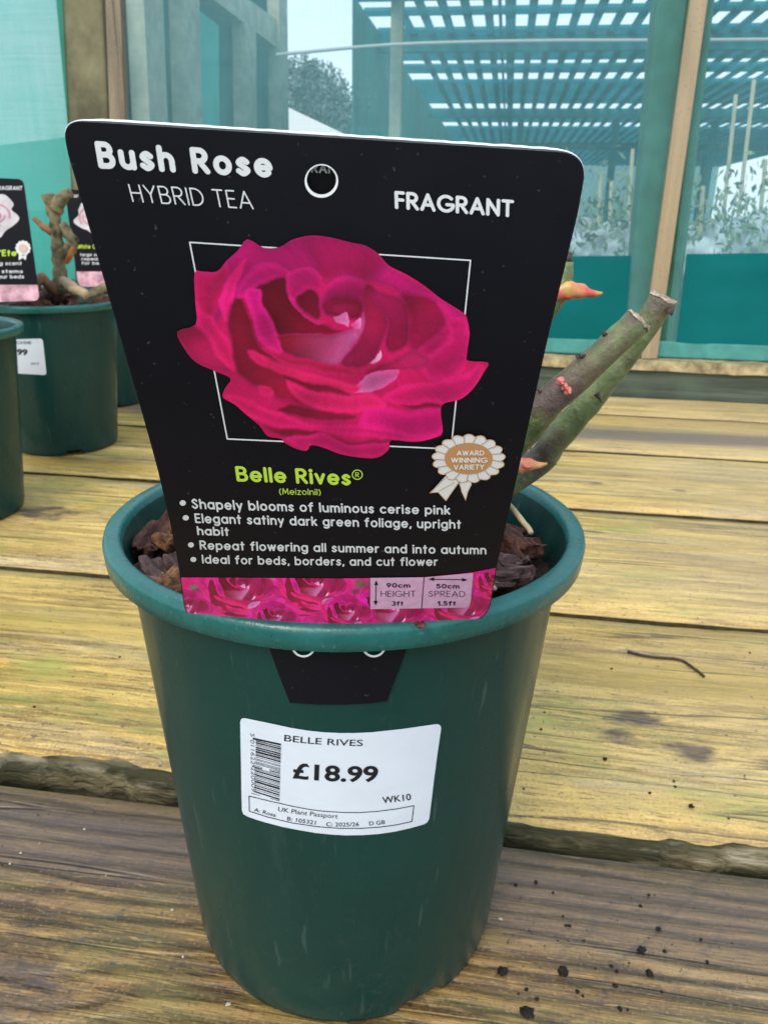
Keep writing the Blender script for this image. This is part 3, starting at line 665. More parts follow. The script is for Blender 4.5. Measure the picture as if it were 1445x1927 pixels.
def debris_strip(name, a0, a1, dc, wd, z, mat, seed):
    v = []; f = []; nx, ny = 240, 6
    for i in range(nx + 1):
        a = a0 + (a1 - a0) * i / nx
        for j in range(ny + 1):
            d = dc + wd * (j / ny - 0.5)
            zz = z + 0.004 * mnoise.noise(Vector((a * 30, d * 90, seed))) + 0.003 * mnoise.noise(Vector((a * 130, d * 260, seed))) - 0.006 * abs(j / ny - 0.5)
            v.append(loc2w(a, d, zz))
    for i in range(nx):
        for j in range(ny):
            p = i * (ny + 1) + j; f.append((p, p + ny + 1, p + ny + 2, p + 1))
    return mesh(name, v, f, mat, None, True)
for i, (a0, a1, dc, wd, z) in enumerate(((-0.75, 0.8, 0.366, 0.03, -0.022), (-0.9, 1.0, 0.657, 0.013, -0.024), (-1.1, 1.2, 0.948, 0.014, -0.024))):
    o = debris_strip('moss_in_gap', a0, a1, dc, wd, z, M_MOSS, i)
    tag(o, ('olive moss and rotted splinters in the gap behind the dark front board', 'thin olive moss line in the gap behind the second board from the front', 'thin olive moss line in the gap behind the third board from the front')[i], 'moss', kind='stuff')

# ------------------------------------------------------------------ the timber and netting wall behind the bench
WD = 1.665
wall = thing('netting_wall', tuple(loc2w(0.2, WD, 0)), 'timber framed wall covered in fine green netting behind the bench', 'netting wall')
M_BATTEN = wood('batten_wood', 11, (0.30, 0.24, 0.155), (0.20, 0.155, 0.10), (0.07, 0.05, 0.035), freq=30, contrast=0.6, green=0, stain=0.2, ridge=0.0006, yellow=0.0)
M_OLD = plain('grey_olive_timber', (0.15, 0.14, 0.085), 0.8, 0.2, 0.6, 11, 0.002)
M_SLAT = plain('pale_weathered_timber', (0.32, 0.26, 0.15), 0.8, 0.2, 0.6, 45, 0.002)
M_GREENPOST = plain('green_netted_post', (0.028, 0.115, 0.075), 0.75, 0.25, 0.3, 25, 0.002)
k = NT('wet_dark_board'); co = k.obj(); nz = k.noise(k.mapv(co, (3, 3, 60)), 1.0, 5, 0.65); n2 = k.noise(co, 9, 5, 0.6)
c_ = k.ramp(nz, [(0.3, (0.02, 0.028, 0.02)), (0.55, (0.055, 0.075, 0.055)), (0.75, (0.13, 0.15, 0.11))]); c_ = k.mix(k.ramp(n2, [(0.5, 0.0), (0.7, 0.7)]), c_, (0.07, 0.11, 0.075))
k.l(c_, k.b.inputs['Base Color']); k.b.inputs['Roughness'].default_value = 0.6; k.bump(nz, 0.7, 0.004); M_WET = k.m
NET_GREEN = net_mat('fine_green_netting', (0.055, 0.30, 0.29), 0.40, 0.10, 0.55)
NET_CLEAR = net_mat('fine_clear_netting', (0.28, 0.62, 0.68), 0.30, 0.06, 0.5)
NET_TEAL = net_mat('bright_teal_sheet', (0.13, 0.66, 0.56), 0.80, 0.26, 0.75, 0.08)
# rails along the foot of the wall
box_loc('foot_board', -2.2, 2.2, 1.648, 1.668, -0.03, 0.052, M_WET, wall, 0.002)
def rough_strip(name, a0, a1, d0, d1, z0, z1, mat, parent, seed, amp):
    v = []; f = []; n = 200
    for i in range(n + 1):
        a = a0 + (a1 - a0) * i / n
        q1 = amp * (mnoise.noise(Vector((a * 9, seed, 0))) + .6 * mnoise.noise(Vector((a * 33, seed, 1)))); q2 = amp * (mnoise.noise(Vector((a * 8, seed, 4))) + .6 * mnoise.noise(Vector((a * 40, seed, 6))))
        for (d, z) in ((d0 + q1, z0 + q2), (d0 + q1 * .7, z1 + q1), (d1, z1 + q1), (d1, z0)): v.append(loc2w(a, d, z))
    for i in range(n):
        for j in range(4): f.append((i * 4 + j, (i + 1) * 4 + j, (i + 1) * 4 + (j + 1) % 4, i * 4 + (j + 1) % 4))
    f += [(3, 2, 1, 0), (n * 4, n * 4 + 1, n * 4 + 2, n * 4 + 3)]
    o = mesh(name, v, f, mat, parent); fix_normals(o); return o
rough_strip('ledge_strip', -2.2, 2.2, 1.636, 1.69, 0.054, 0.074, M_SLAT, wall, 3, 0.0028)
box_loc('bottom_rail', -2.2, 2.2, 1.672, 1.71, 0.076, 0.108, plain('green_rail', (0.07, 0.26, 0.24), 0.7, 0.2, 0.2, 30), wall, 0.003)
# right hand post with its batten
slab_px('post', [(1240, -60), (1352, -60), (1268, 668), (1172, 668)], WD + 0.02, 0.07, M_GREENPOST, wall, 0.006)
slab_px('batten', [(1306, -60), (1340, -60), (1236, 676), (1206, 676)], WD - 0.012, 0.018, M_BATTEN, wall, 0.002)
# left hand post and batten
slab_px('post', [(99, -60), (190, -60), (214, 420), (232, 700), (150, 700), (128, 260)], WD + 0.02, 0.07, M_OLD, wall, 0.005)
slab_px('batten', [(196, -60), (224, -60), (240, 300), (252, 700), (224, 700), (209, 300)], WD - 0.004, 0.02, M_BATTEN, wall, 0.002)
def net_quad(name, poly, D, mat, parent, n=24, amp=0.006, seed=0):
    c = on_depth(poly, D); v = []; f = []
    for j in range(n + 1):
        for i in range(n + 1):
            s, t = i / n, j / n
            p = c[0] * (1 - s) * (1 - t) + c[1] * s * (1 - t) + c[2] * s * t + c[3] * (1 - s) * t
            e = min(s, 1 - s, t, 1 - t)
            p = p + AY * (amp * min(1, e * 8) * mnoise.noise(Vector((s * 4, t * 4, seed))))
            v.append(p)
    for j in range(n):
        for i in range(n): f.append((j * (n + 1) + i, j * (n + 1) + i + 1, (j + 1) * (n + 1) + i + 1, (j + 1) * (n + 1) + i))
    return mesh(name, v, f, mat, parent, True)
net_quad('netting', [(205, -80), (1300, -80), (1215, 664), (235, 664)], WD + 0.012, NET_CLEAR, wall, seed=1)
net_quad('netting', [(1330, -80), (1800, -80), (1800, 690), (1250, 668)], WD + 0.012, NET_CLEAR, wall, seed=2)
net_quad('teal_sheet', [(-420, -120), (112, -120), (150, 690), (-420, 690)], WD + 0.015, NET_TEAL, wall, 40, 0.02, 3)

# ------------------------------------------------------------------ beyond the netting
M_TEALNET = net_mat('green_shade_netting', (0.045, 0.30, 0.29), 0.88, 0.08, 0.6)
M_TEALDARK = net_mat('dark_shade_netting', (0.025, 0.17, 0.16), 0.93, 0.05, 0.5)
M_LATH = net_mat('green_shade_lath', (0.04, 0.36, 0.44), 0.97, 0.02, 0.65)
M_STUD = plain('pale_grey_timber', (0.34, 0.36, 0.29), 0.85, 0.2, 0.25, 14)
M_SKIRT = net_mat('deep_teal_skirt', (0.008, 0.155, 0.16), 0.985, 0.02, 0.35, 0.01)
net_quad('skirt_sheet', [(235, 490), (1187, 481), (1173, 662), (235, 662)], WD + 0.008, M_SKIRT, wall, 30, 0.004, 5)
net_quad('skirt_sheet', [(1291, 478), (1800, 472), (1800, 700), (1268, 668)], WD + 0.008, M_SKIRT, wall, 30, 0.004, 6)
back_s = net_quad('dimming_screen', [(-460, 330), (150, 255), (160, 720), (-460, 720)], 1.93, net_mat('mid_teal_screen', (0.03, 0.34, 0.28), 0.72, 0.3, 0.5, 0.04), None, 40, 0.03, 8)  # added behind the bright sheet to dim its lower half
tag(back_s, 'added teal screen dimming the lower part of the bright sheet at the left edge', 'screen')
# timber framed side wall running away on the left
A_S = float((on_depth([(536, 100)], 5.2)[0] - CAM) @ AX)
side = thing('timber_frame', tuple(on_side([(536, 415)], A_S)[0] * np.array([1, 1, 0]) + np.array([0, 0, -0.78])), 'pale studded timber frame with green netting running away at the left', 'timber frame')
def side_slab(name, poly, th, mat, off=0.0):
    fr = on_side(poly, A_S + off); v, f = prism(fr, fr - AX * th)
    o = mesh(name, v, f, mat, side); fix_normals(o); return o
side_slab('top_plate', [(268, -104), (404, 0), (538, 103), (538, 50), (470, 0), (345, -95)] , 0.09, M_STUD)
for poly in ([(268, -60), (305, -60), (326, 470), (294, 470)], [(346, -60), (374, -60), (388, 470), (362, 470)], [(462, 40), (482, 55), (486, 450), (468, 450)], [(524, -60), (540, -60), (546, 440), (533, 440)]):
    side_slab('stud', poly, 0.07, M_STUD, 0.01 if poly[0][0] != 524 else 0.02)
side_slab('netting', [(150, -60), (530, -60), (536, 450), (150, 520)], 0.004, M_TEALDARK, -0.10)
side_slab('teal_panel', [(376, 20), (412, 48), (414, 470), (386, 480)], 0.01, plain('bright_teal_panel', (0.05, 0.42, 0.36), 0.7, 0.2, 0.1, 5), -0.06)

# shade house with a lath roof
ZR = CZ + 1.0
house = thing('shade_house', tuple(loc2w(1.2, 4.0, -0.78)), 'green shade house with bright gaps between the laths of its flat roof', 'shade house')
def roofD(y, x=905): 
    p = on_z([(x, y)], ZR)[0]; return float(p @ AY)
rowsy = [(-40, -22), (2, 19), (30, 57), (83, 93), (115, 125), (139, 154), (196, 210), (231, 240)]
ds = [(roofD(a), roofD(b)) for a, b in rowsy]
a_left = float(on_z([(768, 44)], ZR)[0] @ AX); pitch = 0.112
a_right = a_left + pitch * 40
prev = 3.2
for (d0, d1) in ds:
    o = box_loc('cross_board', a_left - 0.2, a_right, prev, d0, ZR + 0.004, ZR + 0.02, M_LATH, house) if d0 - prev > 0.02 else None
    prev = d1
box_loc('cross_board', a_left - 0.2, a_right, prev, 17.0, ZR + 0.004, ZR + 0.02, M_LATH, house)
for i in range(41):
    a = a_left + pitch * i; w_ = pitch * (0.19 if i not in (5,) else 0.24)
    box_loc('lath', a - w_, a + w_, 3.2, 17.0, ZR - 0.012, ZR + 0.002, M_LATH, house)
box_loc('lath', a_left + pitch * 4.45, a_left + pitch * 4.6, 3.2, 17.0, ZR - 0.012, ZR + 0.002, M_LATH, house)
for dd in (5.2, 8.4, 12.0): box_loc('beam', a_left - 0.2, a_right, dd, dd + 0.05, ZR - 0.10, ZR - 0.02, M_LATH, house)
D_P = 4.4
pz = on_depth([(735, 60), (757, 60)], D_P)
pa = [float(q @ AX) for q in pz]
box_loc('post', pa[0], pa[1], D_P, D_P + 0.07, -0.78, ZR + 0.3, M_STUD, house)
box_loc('end_netting', a_left - 0.3, a_right, 17.0, 17.02, -0.78, ZR + 0.02, net_mat('pale_end_netting', (0.12, 0.50, 0.50), 0.62, 0.08, 0.6), house)
box_loc('side_netting', a_left - 0.22, a_left - 0.21, D_P + 0.08, 17.0, -0.78, ZR + 0.02, M_TEALNET, house)
for i in (6, 14, 22, 30): 
    for dd in (8.5, 13.0): box_loc('post', a_left + pitch * i - .03, a_left + pitch * i + .03, dd, dd + .06, -0.78, ZR - 0.1, M_LATH, house)
# tie rail
pr = on_depth([(520, 103), (740, 84), (1000, 77), (1235, 76), (1500, 74)], 3.1)
v, f = tube(interp_path(pr, 4), [0.006] * 17, 8)
tag(mesh('tie_wire', v, f, plain('galvanised_wire', (0.30, 0.34, 0.36), 0.5, 0.5), None, True), 'thin galvanised tie wire stretched across behind the netting', 'wire')

# a white tunnel roof and a tree far beyond
tun = on_depth([(470, 168)], 11.0)[0]
ta = float(tun @ AX); tz = tun[2]
v = []; 
prof = [(-2.4, -0.78), (-2.4, 0.7), (0.0, tz), (2.4, 0.7 + 0.0), (2.4, -0.78)]
e2 = on_depth([(648, 252)], 11.0)[0]
prof[3] = (float(e2 @ AX) - ta, e2[2]); prof[4] = (prof[3][0], -0.78); prof[0] = (-prof[3][0], -0.78); prof[1] = (-prof[3][0], e2[2])
gh = thing('polytunnel', tuple(loc2w(ta, 11, -0.78)), 'white sloping tunnel roof glimpsed over the top of the rose label', 'polytunnel')
M_TUN = plain('white_tunnel_film', (0.72, 0.75, 0.78), 0.5, 0.3, 0.05, 3)
fr = [loc2w(ta + p[0], 11.0, p[1]) for p in prof]; bk = [loc2w(ta + p[0], 15.0, p[1]) for p in prof]
vv = fr + bk
mesh('roof', vv, [(1, 2, 7, 6), (2, 3, 8, 7)], M_TUN, gh); mesh('wall', vv, [(0, 1, 2, 3, 4), (9, 8, 7, 6, 5), (0, 5, 6, 1), (3, 8, 9, 4)], M_TUN, gh)
M_LEAF = plain('hazed_leaves', (0.12, 0.145, 0.14), 0.7, 0.2, 0.4, 3)  # leaf colour lightened to carry the distance haze
M_BARKT = plain('tree_bark', (0.09, 0.075, 0.06), 0.9, 0.1, 0.3, 12)
def tree(name, base, h, cr, blobs, label, nleaf=5200, lsz=0.14):
    t = thing(name, tuple(base), label, 'tree')
    b = Vector(base)
    v, f = tube([b, b + Vector((0.1, 0, h * .4)), b + Vector((-.05, .1, h * .75))], [h * .03, h * .022, h * .01], 10)
    V = [tuple(p) for p in v]; Fc = [tuple(q) for q in f]
    for (x, y, z, r) in blobs:
        n0 = len(V); vv, ff = tube([b + Vector((0, 0, h * .35)), b + Vector((x * .6, y * .6, z * .8)), b + Vector((x, y, z))], [h * .014, h * .009, h * .003], 6)
        V += [tuple(p) for p in vv]; Fc += [tuple(i + n0 for i in q) for q in ff]
    mesh('trunk', V, Fc, M_BARKT, t, True)
    V = []; Fc = []
    for i in range(nleaf):
        x, y, z, r = blobs[rng.randint(len(blobs))]
        d = rng.normal(size=3); d /= np.linalg.norm(d); q = r * rng.uniform(.25, 1.0) ** .6
        c = np.array(base) + np.array([x, y, z]) + d * q * np.array([1, 1, .85])
        a = rng.normal(size=3); a /= np.linalg.norm(a); bb = np.cross(a, rng.normal(size=3)); bb /= np.linalg.norm(bb)
        s = lsz * rng.uniform(.5, 1.2); n0 = len(V)
        V += [c + a * s, c + bb * s * .5, c - a * s, c - bb * s * .5]; Fc.append((n0, n0 + 1, n0 + 2, n0 + 3))
    mesh('crown', V, Fc, M_LEAF, t)
    return t
tb = on_depth([(585, 300)], 24.0)[0]; tb[2] = -0.78
tw = lambda px, py, r: (lambda p: (p[0] - tb[0], p[1] - tb[1], p[2] - tb[2], r))(on_depth([(px, py)], 24.0)[0])
tree('evergreen_tree', tb, 5.2, 2, [tw(570, 150, .75), tw(600, 165, .8), tw(560, 195, .9), tw(620, 200, .9), tw(650, 225, .8), tw(590, 235, 1.1), tw(680, 245, .6), tw(540, 235, 1.1)], 'dark feathery tree in the pale gap behind the netting', 9000, 0.075)

# bamboo canes, stock plants in white fleece seen through the net on the right
M_CANE = plain('bamboo', (0.27, 0.27, 0.19), 0.7, 0.3, 0.2, 20)
for (x0, y0, x1, y1, D) in ((1372, 330, 1384, 178, 2.6), (1398, 330, 1418, 150, 2.6), (1330, 420, 1322, 350, 2.4), (1182, 420, 1190, 280, 2.7), (1128, 415, 1130, 325, 2.9), (1150, 420, 1150, 340, 2.9), (1432, 420, 1440, 300, 2.5), (1090, 420, 1088, 340, 3.0)):
    p = on_depth([(x0, y0 + 120), (x1, y1)], D); p[0][2] = -0.15
    v, f = tube([p[0], (p[0] + p[1]) / 2, p[1]], [0.006] * 3, 8)
    tag(mesh('bamboo_cane', v, f, M_CANE, None, True), 'pale bamboo cane standing among the plants beyond the netting', 'cane', 'bamboo canes beyond the netting')
M_FLEECE = plain('white_fleece', (0.36, 0.44, 0.49), 0.8, 0.2, 0.6, 16, 0.01)
M_FOL = plain('hazy_foliage', (0.13, 0.20, 0.12), 0.7, 0.2, 0.4, 20)
for i, (px, py, w_, h_) in enumerate(((1105, 425, .13, .15), (1165, 430, .10, .14), (1350, 430, .14, .16), (1425, 420, .14, .18), (1300, 450, .12, .12), (1500, 425, .14, .16), (1040, 430, .12, .14))):
    c = on_depth([(px, py)], 2.5)[0]
    t = thing('wrapped_plant', (c[0], c[1], c[2] - h_ - .06), 'leafy stock plant in a white fleece wrap beyond the netting', 'plant', 'wrapped plants beyond the netting')
    bm = bmesh.new(); bmesh.ops.create_icosphere(bm, subdivisions=4, radius=1)
    for q in bm.verts:
        nn = mnoise.noise(q.co * 2.2 + Vector((i * 5, 0, 0))) + .5 * mnoise.noise(q.co * 6 + Vector((i, 3, 0)))
        q.co = Vector((c[0] + q.co.x * w_ * (1 + .35 * nn), c[1] + q.co.y * w_ * .8 * (1 + .3 * nn), c[2] - .08 + q.co.z * h_ * .6 * (1 + .35 * nn)))
    bm_obj('wrap', bm, M_FLEECE, t, True)
    V = []; Fc = []
    for j in range(230):
        cc = c + np.array([rng.normal() * w_ * .7, rng.normal() * .07 - .09, rng.normal() * .07 + .02])
        a = rng.normal(size=3); a[2] += 1; a /= np.linalg.norm(a); b = np.cross(a, rng.normal(size=3)); b /= np.linalg.norm(b)
        s = rng.uniform(.008, .018); n0 = len(V); V += [cc + a * s, cc + b * s * .4, cc - a * s, cc - b * s * .4]; Fc.append((n0, n0 + 1, n0 + 2, n0 + 3))
    mesh('foliage', V, Fc, M_FOL, t)

# ------------------------------------------------------------------ pots
HP, RT, RB = 0.2127, 0.1, 0.0745
def body_r(z): return RB + (0.0915 - RB) * z / 0.2
def lathe(prof, n=128):
    v = []; f = []
    for (r_, z) in prof:
        for k_ in range(n): v.append((r_ * math.cos(2 * math.pi * k_ / n), r_ * math.sin(2 * math.pi * k_ / n), z))
    for i in range(len(prof) - 1):
        for k_ in range(n): f.append((i * n + k_, i * n + (k_ + 1) % n, (i + 1) * n + (k_ + 1) % n, (i + 1) * n + k_))
    return v, f
def make_pot(loc, label, group=None):
    t = thing('plant_pot', loc, label, 'pot', group)
    L = Vector(loc)
    prof = [(0.02, 0.004), (RB - .006, 0.004), (RB - .006, 0.0), (RB - .0025, 0.0), (RB - .0006, 0.0012), (RB, 0.004)] + [(body_r(z), z) for z in np.linspace(0.008, 0.205, 18)]
    v, f = lathe(prof)
    for i in range(len(v)):                       # three shallow drainage notches round the foot
        a = math.atan2(v[i][1], v[i][0])
        for na in (-1.05, 1.1, 3.1):
            if v[i][2] < 0.005 and abs((a - na + math.pi) % (2 * math.pi) - math.pi) < 0.16 and math.hypot(v[i][0], v[i][1]) > RB - .0065: v[i] = (v[i][0], v[i][1], 0.0062 + v[i][2] * .1)
    o = mesh('body', [Vector(p) + L for p in v], f, M_POT, t, True)
    top = HP
    rp = [(body_r(0.204) + .0004, 0.2045), (0.0990, 0.2030), (0.1004, 0.2037), (0.1010, top - .0028), (0.1006, top - .0010), (0.0992, top - .0001), (0.0955, top), (0.0944, top - .0003), (0.0936, top - .0016), (0.0930, top - .004)]
    v, f = lathe(rp)
    v = [(p[0], p[1], p[2] + 0.0004 * mnoise.noise(Vector((p[0] * 40, p[1] * 40, 1)))) for p in v]
    mesh('rim', [Vector(p) + L for p in v], f, M_RIM, t, True)
    v, f = lathe([(0.0929, top - .0035), (0.0915, top - .009), (body_r(.19) - .002, 0.19), (body_r(.1) - .002, 0.1), (body_r(.012) - .002, 0.012)])
    mesh('inner_wall', [Vector(p) + L for p in v], f, M_POT, t, True)
    return t
PX, PY = -0.0159, 0.3195
pot = make_pot((PX, PY, 0), 'dark green plastic pot in the foreground with the price sticker and big rose label', 'green plastic pots')
pot2 = make_pot((-0.4875, 1.163, 0.0015), 'middle distance green pot with a white price sticker and a thick stump', 'green plastic pots')
pot3 = make_pot((-0.505, 0.868, 0.0015), 'green pot cut off by the left edge of the photo', 'green plastic pots')
pot4 = make_pot((-0.528, 1.46, 0.0015), 'farthest green pot mostly hidden behind the rose label', 'green plastic pots')

# compost and bark
k = NT('compost'); co = k.obj(); nz = k.noise(co, 160, 6, 0.7); n2 = k.noise(co, 45, 4, 0.6)
k.l(k.mix(k.ramp(n2, [(0.4, 0.0), (0.65, 1.0)]), k.ramp(nz, [(0.3, (0.008, 0.006, 0.005)), (0.7, (0.06, 0.035, 0.022))]), (0.045, 0.025, 0.018)), k.b.inputs['Base Color']); k.b.inputs['Roughness'].default_value = 0.9; k.bump(nz, 1.0, 0.006); M_SOIL = k.m
def soil(p, drop, label):
    zc = HP - drop; v = [(p[0], p[1], zc + .006 + p[2])]; f = []; n = 72; rr = np.linspace(0.08, 1, 12)
    for r_ in rr:
        for k_ in range(n):
            a = 2 * math.pi * k_ / n; x = p[0] + 0.0895 * r_ * math.cos(a); y = p[1] + 0.0895 * r_ * math.sin(a)
            v.append((x, y, p[2] + zc + .006 * (1 - r_ ** 2) + .006 * mnoise.noise(Vector((x * 60, y * 60, 0))) + .003 * mnoise.noise(Vector((x * 170, y * 170, 2)))))
    for k_ in range(n): f.append((0, 1 + k_, 1 + (k_ + 1) % n))
    for i in range(len(rr) - 1):
        for k_ in range(n): f.append((1 + i * n + k_, 1 + (i + 1) * n + k_, 1 + (i + 1) * n + (k_ + 1) % n, 1 + i * n + (k_ + 1) % n))
    return tag(mesh('compost', v, f, M_SOIL, None, True), label, 'compost', kind='stuff')
soil((PX, PY, 0), 0.022, 'dark compost filling the foreground pot under the bark')
soil((-0.4875, 1.163, 0), 0.012, 'dark compost heaped in the pot with the thick stump')
soil((-0.505, 0.868, 0), 0.03, 'dark compost in the pot cut off at the left edge')
soil((-0.528, 1.46, 0), 0.02, 'dark compost in the farthest green pot')
def bark_mat(name, a, b, c):
    k = NT(name); co = k.obj(); nz = k.noise(k.mapv(co, (60, 260, 160)), 1.0, 6, 0.72); n2 = k.noise(k.mapv(co, (180, 800, 500)), 1.0, 4, 0.65)
    col = k.ramp(nz, [(0.3, a), (0.5, b), (0.68, c)]); col = k.mix(k.ramp(n2, [(0.55, 0), (0.75, .6)]), col, np.array(a) * .6)
    k.l(col, k.b.inputs['Base Color']); k.b.inputs['Roughness'].default_value = 0.75; k.b.inputs['Specular IOR Level'].default_value = 0.35; k.bump(k.math('ADD', nz, n2), 0.9, 0.0030); return k.m
BARKS = [bark_mat('bark_red', (0.014, 0.007, 0.005), (0.11, 0.042, 0.030), (0.25, 0.11, 0.075)), bark_mat('bark_violet', (0.015, 0.009, 0.009), (0.10, 0.055, 0.052), (0.27, 0.165, 0.155)), bark_mat('bark_orange', (0.018, 0.008, 0.004), (0.14, 0.06, 0.027), (0.38, 0.20, 0.095))]
def chip_mesh(L, Wd, H, seed, curve=0.0):
    bm = bmesh.new(); bmesh.ops.create_cube(bm, size=1); bmesh.ops.subdivide_edges(bm, edges=bm.edges, cuts=7, use_grid_fill=True)
    for q in bm.verts:
        p = q.co.copy(); s = Vector((seed * 7.1, seed, 0))
        n1 = mnoise.noise(p * 2.1 + s); n2 = mnoise.noise(p * 5.5 + s) + .6 * mnoise.noise(Vector((p.x * 5, p.y * 17, p.z * 9)) + s)
        r_ = 1 - .28 * (abs(p.x * 2) ** 3) * (0.6 + n1)
        q.co = Vector((p.x * L * (1 + .25 * n1), p.y * Wd * r_ * (1 + .4 * n1 + .2 * n2), p.z * H * (1 + .5 * n2) * r_ + curve * (p.x ** 2 - .1) * L + .25 * H * n2))
    return bm
def add_chip(pos, L, Wd, H, rot, mat, seed, label, curve=0.3, group='bark chips in the front pot'):
    bm = chip_mesh(L, Wd, H, seed, curve)
    o = bm_obj('bark_chip', bm, BARKS[mat], None, True); o.location = pos; o.rotation_euler = rot
    md = o.modifiers.new('sub', 'SUBSURF'); md.levels = 1; md.render_levels = 1
    return tag(o, label, 'bark chip', group)
ZS = HP - 0.0185
def zp(px, py, z): return on_z([(px, py)], z)[0]
def zang(p, q): return math.atan2(q[1] - p[1], q[0] - p[0])
def chip_px(p0, p1, z, Wd, H, rx, ry, mat, seed, label, curve=.3, group=None, ext=1.0):
    a_ = zp(*p0, z); b_ = zp(*p1, z); L = float(np.linalg.norm(b_ - a_)) * ext
    return add_chip(tuple((a_ + b_) / 2), L, Wd, H, (rx, ry, zang(a_, b_)), mat, seed, label, curve, group)
chip_px((262, 1056), (326, 952), HP - .016, .012, .012, .5, 0, 0, 3, 'long curved reddish bark piece against the left inside of the front pot', .45)
chip_px((282, 1076), (344, 1112), HP - .011, .019, .009, -.35, .1, 1, 4, 'big violet brown bark lump at the front left of the front pot', .5)
chip_px((305, 1120), (350, 1098), HP - .007, .012, .010, .4, .2, 2, 5, 'orange tinted bark lump just under the left edge of the rose label', .3)
chip_px((300, 1040), (340, 1010), HP - .012, .010, .006, .4, .5, 2, 6, 'thin pale brown bark splinter leaning against the left edge of the rose label', .3)
chip_px((945, 1010), (1005, 1040), HP - .012, .015, .008, -.3, .1, 0, 7, 'violet red bark piece at the right of the rose label under the dry root', .5)
chip_px((930, 1075), (990, 1060), HP - .013, .014, .007, .2, .3, 1, 8, 'dark brown bark piece right of the size panel in the front pot', .4)
for i in range(190):
    sd_ = 1 if i % 2 else -1
    a = (0 if sd_ > 0 else math.pi) + rng.uniform(-1.15, 1.15); r_ = rng.uniform(.036, .078)
    s = rng.uniform(.22, .85)
    add_chip((PX + r_ * math.cos(a), PY + r_ * math.sin(a), ZS + rng.uniform(-.001, .010)), .028 * s, .012 * s, .005 * s, (rng.uniform(-.7, .7), rng.uniform(-.7, .7), rng.uniform(0, 6.3)), rng.choice([0, 0, 1, 2]), 20 + i, 'small brown bark chip in the loose mulch on the %s side of the front pot' % ('right' if sd_ > 0 else 'left'), .4, 'bark chips %s in the front pot' % ('right' if sd_ > 0 else 'left'))
M_STRAW = plain('dry_root', (0.55, 0.42, 0.26), 0.7, 0.3, 0.2, 90)
for pts, lb in ((((PX + .058, PY + .045, ZS + .017), (PX + .066, PY + .02, ZS + .024), (PX + .076, PY - .005, ZS + .018), (PX + .078, PY - .012, ZS + .016)), 'pale dry root arching over the bark at the right of the front pot'), (((PX + .044, PY - .052, ZS + .014), (PX + .052, PY - .06, ZS + .017), (PX + .056, PY - .066, ZS + .016)), 'short pale straw beside the right edge of the rose label')):
    pp = interp_path(pts, 5); v, f = tube(pp, [0.0011] * len(pp), 8, True, .5); tag(mesh('dry_root', v, f, M_STRAW, None, True), lb, 'root')
for (pc, gl, off) in (((-0.4875, 1.163), 'bark chips in the pot with the stump', HP - .006), ):
    for i in range(26):
        a = rng.uniform(0, 6.28); r_ = rng.uniform(0, .08); s = rng.uniform(.7, 1.3)
        add_chip((pc[0] + r_ * math.cos(a), pc[1] + r_ * math.sin(a), off + rng.uniform(0, .014) * (1.3 - r_ / .08)), .026 * s, .014 * s, .010 * s, (rng.uniform(-.7, .7), rng.uniform(-.7, .7), rng.uniform(0, 6.3)), rng.choice([0, 0, 2, 1]), 90 + i, 'brown bark chip heaped around the thick stump', .4, gl)

# ------------------------------------------------------------------ things wrapped on the cone of the pot
def cone_hit(P, cx, cy, off=0.0, cz=0.0):
    d = rays(P); kk = (0.0915 - RB) / 0.2
    ox, oy = -cx, -cy; r0 = RB + off + kk * (CZ - cz)
    A = d[:, 0] ** 2 + d[:, 1] ** 2 - (kk * d[:, 2]) ** 2
    B = ox * d[:, 0] + oy * d[:, 1] - r0 * kk * d[:, 2]
    C = ox * ox + oy * oy - r0 * r0
    t = (-B - np.sqrt(np.maximum(B * B - A * C, 0))) / A
    return CAM + d * t[:, None]
def printed(name, VF, hit, mat, parent, off, cols=None):
    v, f = VF
    o = mesh(name, hit(v, off), f, mat, parent)
    return o
def solid(name, VF, hit, th, mats, parent, off=0.0):
    """a sheet with thickness: front, back and cut edge; mats = (face, edge)"""
    v, f = VF; fr = hit(v, off + th); bk = hit(v, off); n = len(v)
    ed = {}
    for q in f:
        for i in range(len(q)):
            a, b = q[i], q[(i + 1) % len(q)]; ed[(a, b)] = 1
    F2 = [list(q) for q in f] + [[i + n for i in reversed(q)] for q in f]; nf = len(F2)
    for (a, b) in ed:
        if (b, a) not in ed: F2.append([b, a, a + n, b + n])
    o = mesh(name, np.vstack([fr, bk]), F2, mats[0], parent); o.data.materials.append(mats[1])
    for p in o.data.polygons:
        if p.index >= nf: p.material_index = 1
    fix_normals(o)
    return o
hitpot = lambda P, off: cone_hit(P, PX, PY, off)
lab_pts = np.array([(452.3,1357),(455,1352),(461,1351.5),(500,1359.5),(549,1370),(580,1375),(608.6,1378),(640,1379.5),(668,1379.5),(700,1378),(727.6,1375),(760,1371.5),(787,1367.5),(822,1362.5),(828,1364.5),(830,1370.5),(823,1418),(817,1463),(812,1505),(807.4,1541),(804,1547.5),(797,1551.5),(770,1559),(742.5,1565),(712,1569.5),(683,1571.5),(650,1572),(623.5,1570.5),(593,1567.3),(564,1562.4),(533,1556.3),(504.4,1549),(484,1543),(465.7,1536.5),(458,1532),(455.5,1525),(454.5,1490),(454,1448),(453,1400)])
sticker = solid('price_sticker', fill_poly(lab_pts, 2.0), hitpot, 0.00018, (M_PAPER, M_PAPER), pot, 0.0002)
for p in sticker.data.polygons: p.use_smooth = False
